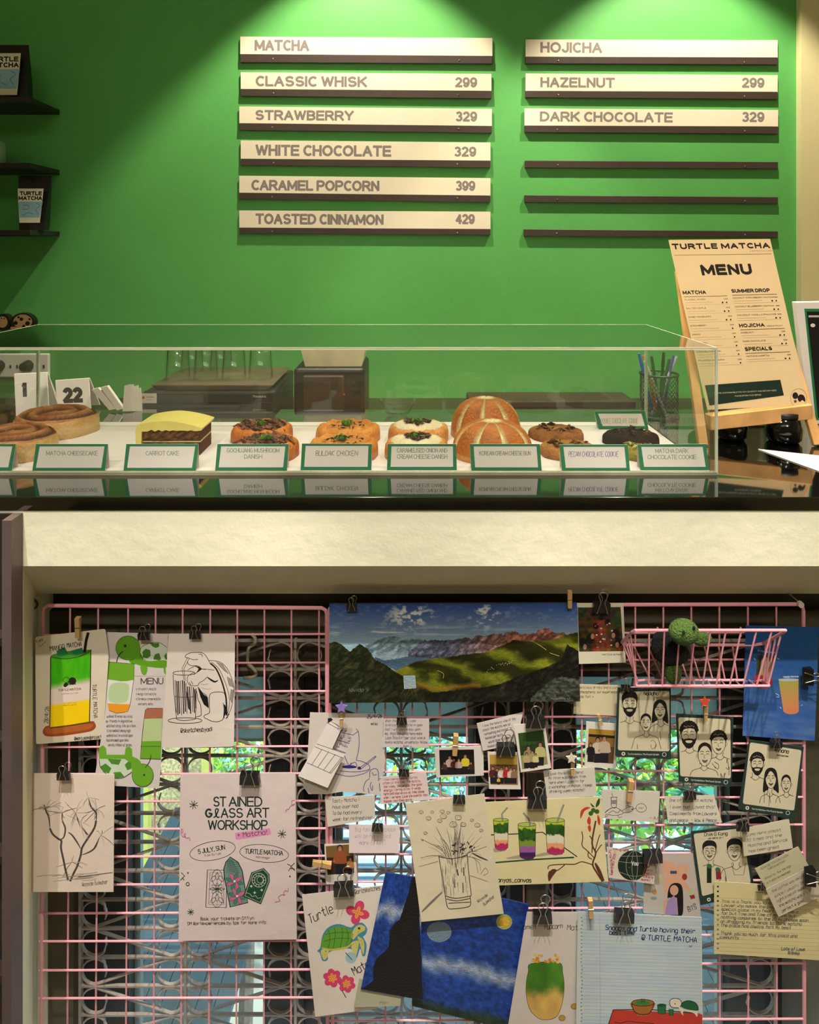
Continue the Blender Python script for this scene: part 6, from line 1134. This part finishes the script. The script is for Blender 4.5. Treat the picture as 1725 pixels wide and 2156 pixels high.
# sea turtle sheet
T, A = paper('sea_turtle_drawing', [(636,1884),(806,1864),(795,2124),(664,2141)], 1.232, 'd8ccc2', 'white sheet with a coloured sea turtle and pink flowers lettered Turtle', 'drawing')
z = lambda *p: Z(620, 1820, 6.415, p)
A.fill(z((350,1120),(380,960),(460,850),(600,805),(760,850),(830,800),(920,790),(985,870),(960,950),(930,980),(975,1080),(960,1220),(920,1235),(890,1140),(850,1250),(830,1260),(760,1140),(480,1180),(450,1290),(380,1300),(345,1200),(310,1170)), '3f86a8', True)
A.fill(z((360,1110),(395,970),(470,880),(600,835),(740,870),(790,930),(760,1060),(680,1110),(500,1140)), '5f9a34', True); A.fill(z((370,1120),(500,1140),(680,1110),(760,1060),(765,1090),(690,1140),(500,1165),(400,1150)), 'b8b84a', True)
A.fill(z((790,900),(830,840),(890,815),(950,840),(950,890),(880,930),(830,980),(800,1010),(770,990)), 'c8c06a', True); A.fill(z((770,1060),(860,1030),(865,1100),(825,1255),(780,1160)), 'c8c06a', True); A.fill(z((850,970),(930,1020),(945,1110),(930,1215),(880,1060)), 'c8c06a', True); A.fill(z((370,1150),(460,1150),(445,1250),(400,1290),(360,1210)), 'c8c06a', True)
A.lines([z((540,850),(550,950),(530,1130)), z((640,850),(650,950),(620,1130)), z((420,950),(560,920),(760,920)), z((400,1040),(560,1000),(760,1000)), z((460,880),(480,1000),(460,1130)), z((790,930),(760,1060),(680,1110)), z((700,860),(730,980),(700,1090))], 1.1, '2f5a1c')
for i in range(34): x, y = R.choice([(870,880),(800,1100),(900,1060),(410,1200),(830,950)]); A.ell(*z((x+R.uniform(-40, 40), y+R.uniform(-40, 40)))[0], .8, .8, '7a5a2a', n=6)
A.ell(*z((875,862))[0], 2.6, 2.2, '2a1a1a', n=10); A.ell(*z((765,1260))[0], 12, 12, '9ab8c0', n=14); A.stroke(z((690,1190),(780,1290)), 1.4, K)
def flower(x, y, r_, n=5):
    for k in range(n): a = 2*math.pi*k/n+.3; A.ell(*z((x+r_*.6*math.cos(a), y+r_*.6*math.sin(a)))[0], r_*.5/6.4, r_*.42/6.4, 'd0406a', rot=math.degrees(a), n=14)
    for k in range(n): a = 2*math.pi*k/n+.3; A.ell(*z((x+r_*.28*math.cos(a), y+r_*.28*math.sin(a)))[0], r_*.3/6.4, r_*.16/6.4, 'f0a04a', rot=math.degrees(a), n=10); A.stroke(z((x, y), (x+r_*.5*math.cos(a), y+r_*.5*math.sin(a))), .7, '7a2030')
flower(855,650,150,4); flower(515,1535,118,6); flower(708,1615,110,6)
A.txt(*z((215,800))[0], 'Turtle', 19, 1.5, K, -27, fit=57, slant=.3); A.txt(*z((815,1500))[0], 'Matcha', 17, 1.5, K, -30, fit=60); A.txt(*z((820,400))[0], '@arizsketches', 9, .9, '5a5450', -10, fit=55); A.stroke(z((640,1700),(700,1800)), 1.4, K); A.build('drawing', INK, T)
T, A = paper('blank_sheet', [(757,2060),(846,2085),(843,2118),(745,2121)], 1.228, 'a9a68c', 'greyish olive corner of a sheet peeking out below the black and blue painting', 'sheet'); A.txt(800, 2114, 'Pari', 6, .7, '6a665a', 0); A.build('handwriting', INK, T)
# two dark blue paintings: plain generic stand-ins, same size and colours
def blue(seed, black, hill):
    def fn(u, v):
        n = fbm(u*6+seed, v*5); n2 = fbm(u*26+seed, v*40); b = np.array([28, 58, 128])/255.*(.45+1.1*n2[:, None])+np.array([.0, .02, .05]); w_ = np.array([182, 190, 204])/255.
        k = np.clip(1-np.abs(v-hill-(n-.5)*.14)/.10, 0, 1)[:, None]*.9; c = b*(1-k)+w_*k*(.75+.4*n2[:, None])
        if not black:
            g = np.clip((v-.9-(n-.5)*.1)*12, 0, 1)[:, None]; c = c*(1-g)+np.array([34, 52, 28])/255.*(.5+n2[:, None])*g
        return c
    return fn
T, A = paper('blue_painting', [(862,1846),(1114,1905),(1071,2168),(868,2118)], 1.234, '1a2a5a', 'deep blue painting with a pale cloud band over dark hills', 'painting', th=.002)
A.raster([(862,1846),(1114,1905),(1071,2168),(868,2118)], 90, 90, blue(3, False, .62)); A.ell(1062, 1941, 17, 16, 'a8a858'); A.ell(1062, 1941, 11, 11, 'd8b03a'); A.ell(925, 1962, 26, 22, '6f8494'); A.build('oil_painting', GLOSSART, T)
T, A = paper('silhouette_painting', [(812,1837),(885,1850),(891,2106),(760,2083)], 1.226, '1a2a5a', 'narrow blue painting with a tall black silhouette filling its lower right', 'painting', th=.002)
A.raster([(812,1837),(885,1850),(891,2106),(760,2083)], 50, 90, blue(9, True, .32)); z = lambda *p: Z(760, 1830, 3.67, p)
A.fill(z((395,60),(440,70),(480,1010),(330,985),(0,925),(60,890),(95,860),(95,760),(120,690),(180,640),(215,600),(225,470),(260,420),(300,390),(330,300),(345,250),(370,180)), '0e0d10'); A.build('oil_painting', GLOSSART, T)
# blue drinks print
T, A = paper('drinks_print', [(1571,1317),(1725,1321),(1716,1560),(1564,1549)], 1.238, '2f5a9a', 'blue print with two iced drinks at the right edge behind the pink basket', 'print')
A.raster([(1571,1317),(1725,1321),(1716,1560),(1564,1549)], 50, 70, lambda u, v: np.stack([.12+.22*v*fbm(u*5, v*30)+.05*v, .26+.22*v*fbm(u*5, v*30)+.04, .50+.16*v], 1)); z = lambda *p: Z(1200, 1230, 3.286, p)
A.fill(z((1300,490),(1415,500),(1385,700),(1285,680)), '3a3a20'); A.fill(z((1330,520),(1380,520),(1370,640),(1320,630)), '9a9468', True); A.fill(z((1285,630),(1395,650),(1385,715),(1290,710)), 'a02a3a', True)
A.raster(z((1445,655),(1585,655),(1585,880),(1480,885)), 12, 16, lambda u, v: np.stack([.62+.22*v, .62-.12*v, .30+.05*v], 1)); A.ell(*z((1533,880))[0], 15, 6, 'd0805a'); A.ell(*z((1514,662))[0], 21, 3, 'a8b8b8')
for p in (((1425,755),(1450,770)), ((1430,780),(1450,780)), ((1275,510),(1285,525)), ((1435,510),(1450,520)), ((1600,840),(1612,835)), ((1455,850),(1465,860))): A.stroke(z(*p), .9, 'd8e0e8', False)
A.txt(*z((1480,648))[0], 'MANGO MATCHA', 3.2, .6, 'd8e0e8', -2, fit=32, slant=0); A.txt(*z((1300,465))[0], 'STRAWBERRY', 3, .6, 'd8e0e8', 8, fit=40, slant=0); A.build('print_layer', INK, T)
# ================= clips, pegs =================
for a in ((303,1340,25,1.226,'small binder clip on the green turtle menu sheet'), (411,1338,24,1.222,'small binder clip on the ink turtle card'), (134,1634,27,1.219,'small binder clip on the tree sketch'), (526,1639,42,1.216,'large binder clip on the pink poster'),
 (741,1278,23,1.214,'small binder clip at the left of the landscape painting'), (1267,1279,37,1.219,'binder clip on the event photo right of the landscape'), (1317,1449,20,1.217,'tiny binder clip between the cozy drinks note and the first portrait card'), (846,1519,22,1.226,'binder clip above the pinkish pencil note'),
 (851,1628,22,1.222,'binder clip on the red ink note'), (795,1743,24,1.221,'binder clip on the faint pink note'), (724,1873,43,1.224,'large binder clip on the sea turtle sheet'), (1127,1520,41,1.215,'large binder clip on the tilted green wall photo'),
 (1065,1578,40,1.225,'binder clip on the friends photo with yellow wall'), (967,1684,26,1.212,'small binder clip on the flower vase sketch'), (1131,1689,41,1.218,'large binder clip on the three drinks painting'), (1453,1676,25,1.224,'binder clip on the best matcha note'),
 (1564,1742,26,1.219,'binder clip between the lower portrait card and the come here note'), (1634,1567,25,1.216,'binder clip on the rightmost portrait card'), (1374,1804,41,1.222,'large binder clip joining the globe card and the star painting'), (1142,1931,41,1.218,'large binder clip on the popcorn drink sheet'), (1314,1929,42,1.210,'large binder clip on the lined notebook page'), (1604,1870,16,1.224,'tiny binder clip on the lined letter')): clip(*a, rot=R.uniform(-3, 3))
clip(1700, 1423, 36, 1.228, 'binder clip gripping the right side of the blue drinks print', 90); clip(1704, 1844, 38, 1.214, 'binder clip at the right edge gripping the slanting pen note', 90)
for a in ((164,1300,1342,1.224,'wooden peg on the mango drink card'), (1200,1244,1280,1.214,'wooden peg at the top right of the landscape painting'), (719,1497,1528,1.220,'wooden peg with purple star on the crumpled napkin',0,('8a72b8',719,1490,13)), (959,1547,1590,1.228,'wooden peg on the wide photo of four people',4), (1264,1503,1527,1.228,'wooden peg on the photo of two women embracing',-18),
 (1206,1602,1632,1.224,'wooden peg with cream star above the note about loving matcha',0,('d8cdb4',1204,1597,12)), (1486,1487,1518,1.218,'wooden peg with red star on the middle portrait card',0,('e0523c',1485,1478,12)), (1327,1642,1686,1.224,'wooden peg on the turtle doodle card',6), (1244,1893,1932,1.210,'wooden peg at the left of the lined notebook page',-3), (678,1799,1839,1.228,'wooden peg lying sideways on the photo of a person with a cup',98)): peg(*a)
# ================= basket with crochet turtle =================
bk = thing('wire_basket', W(1480, 1440, 1.19), 'pink wire basket hooked on the right grid panel', 'basket')
def rr(x0, x1, y, D0, D1, c=.012, dy=0):
    a, b = XW(x0, D0), XW(x1, D0); z_ = ZW(y, D0); return [(a+c, D0, z_), (b-c, D0, z_), (b-c*.3, D0+c*.3, z_), (b, D0+c, z_), (b, D1-c, z_), (b-c, D1, z_), (a+c, D1, z_), (a, D1-c, z_), (a, D0+c, z_), (a+c*.3, D0+c*.3, z_)]
DT0, DT1 = 1.168, 1.240
def rr2(fx0, fx1, fy, bx0, bx1, by, D0, D1, c=.012):
    p = [(W(fx0, fy, D0), W(fx1, fy, D0)), (W(bx0, by, D1), W(bx1, by, D1))]; fl, fr = p[0]; bl, br = p[1]; L = lambda a, b, t: tuple(a.lerp(b, t))
    return [L(fl, fr, .05), L(fl, fr, .95), L(fl, fr, .99), L(fr, br, .1), L(fr, br, .9), L(bl, br, .95), L(bl, br, .05), L(bl, fl, .1), L(bl, fl, .9), L(fl, fr, .01)]
top_ = rr2(1335, 1658, 1327, 1304, 1602, 1358, DT0, DT1); bot = rr2(1338, 1622, 1444, 1345, 1605, 1432, DT0+.012, DT1)
MB().tube(top_, .0026, 8, True).build('rim', PINK, bk); MB().tube(bot, .0022, 8, True).build('base_ring', PINK, bk)
def drop(pa, pb): MB().tube([pa, pb], .0016, 6).build('basket_wire', PINK, bk)
V_ = lambda q: Vector(q)
for k in range(9):
    u = (k+.5)/9
    drop(V_(top_[0]).lerp(V_(top_[1]), u), V_(bot[0]).lerp(V_(bot[1]), u)); drop(V_(top_[6]).lerp(V_(top_[5]), u), V_(bot[6]).lerp(V_(bot[5]), u))
for k in range(4):
    u = (k+.6)/4.2
    for i, j in ((7, 8), (4, 3)): drop(V_(top_[i]).lerp(V_(top_[j]), u), V_(bot[i]).lerp(V_(bot[j]), u))
for k in range(8): u = (k+.5)/8; drop(V_(bot[0]).lerp(V_(bot[1]), u), V_(bot[6]).lerp(V_(bot[5]), u))
for x in (1385, 1560): MB().tube([W(x, 1327, DT1), W(x, 1322, DT1+.004), W(x, 1326, DT1+.011), W(x, 1340, DT1+.011)], .002, 6).build('hook', PINK, bk)
YARN = pm('green_yarn', '51702a', .95, var=.25, vs=300, bump=1, bs=300); YB_ = pm('black_yarn', '0d0c0c', .95, var=.3, vs=300, bump=.8, bs=300)
ctl = thing('crochet_turtle', W(1425, 1432, 1.18), 'green and black crocheted turtle sitting in the pink basket', 'toy')
def ball(name, px, py, D, rx, ry, rz, mat, knit=.0009):
    c = W(px, py, D); m = MB(); n = 26; vs = []; fs = []; k_ = D/F
    for i in range(n+1):
        for j in range(36):
            a = math.pi*i/n; p = 2*math.pi*j/36; kk = 1+.035*math.sin(i*2.9)*math.sin(j*3.1+i); vs.append((c.x+rx*k_*math.sin(a)*math.cos(p)*kk, c.y+rz*k_*math.sin(a)*math.sin(p)*kk, c.z+ry*k_*math.cos(a)*kk))
    for i in range(n):
        for j in range(36): fs.append((i*36+j, i*36+(j+1) % 36, (i+1)*36+(j+1) % 36, (i+1)*36+j))
    m.add(vs, fs).build(name, mat, ctl, True)
ball('shell', 1413, 1362, 1.204, 41, 38, 26, YB_); ball('head', 1440, 1330, 1.155, 31, 26, 22, YARN); ball('flipper', 1478, 1345, 1.2, 22, 14, 12, YARN); ball('flipper', 1418, 1418, 1.195, 17, 22, 12, YARN); ball('eye', 1440, 1332, 1.134, 3.6, 4, 3, YB_); ball('eye', 1462, 1322, 1.140, 3, 3.6, 3, YB_)
# ================= hooks and fixings =================
pts = [(530,1335),(538,1345),(536,1356),(526,1362),(522,1372),(522,1396),(530,1404),(538,1413),(539,1421),(530,1426),(513,1427)]
tag(MB().tube([W(x, y, 1.285) for x, y in catmull(pts, False, 4)], .0032, 8).build('hanging_hook', pm('old_cream_metal', '9a9078', .5, var=.3), None, True), 'bent cream metal hook hanging on the grille left of the landscape painting', 'hook')
t = thing('wall_screw', W(1688, 1275, 1.24), 'round headed screw holding the right panel corner', 'screw'); c = W(1688, 1274, 1.236)
MB().tube([c, c+Vector((0, .006, 0))], .0055, 12).build('head', pm('pale_screw', 'd8c8b8', .3), t); MB().tube([c+Vector((0, .006, 0)), c+Vector((0, .09, 0))], .002, 6).build('shank', STEEL, t)
t = thing('cable_tie', W(68, 1285, 1.25), 'tangle of dark wire tying the left panel to the wall corner', 'wire tie')
for k in range(3):
    MB().tube([W(68+9*math.cos(a*.5+k)*(1+.2*k), 1272+9*math.sin(a*.5+k)*(1+.15*k), 1.252-.003*k) for a in range(13)], .0009, 5, True).build('loop', pm('brown_wire', '4a4030', .5), t)
bg_ = tag(MB().hexa([W(1104,1510,1.24), W(1148,1508,1.24), W(1149,1487,1.24), W(1105,1488,1.24)], [W(1104,1510,1.243), W(1148,1508,1.243), W(1149,1487,1.243), W(1105,1488,1.243)]).build('plastic_sleeve', glassmat('cellophane', (.75, .75, .72), 3, .15), None), 'small clear plastic sleeve behind the clip on the tilted green wall photo', 'sleeve')
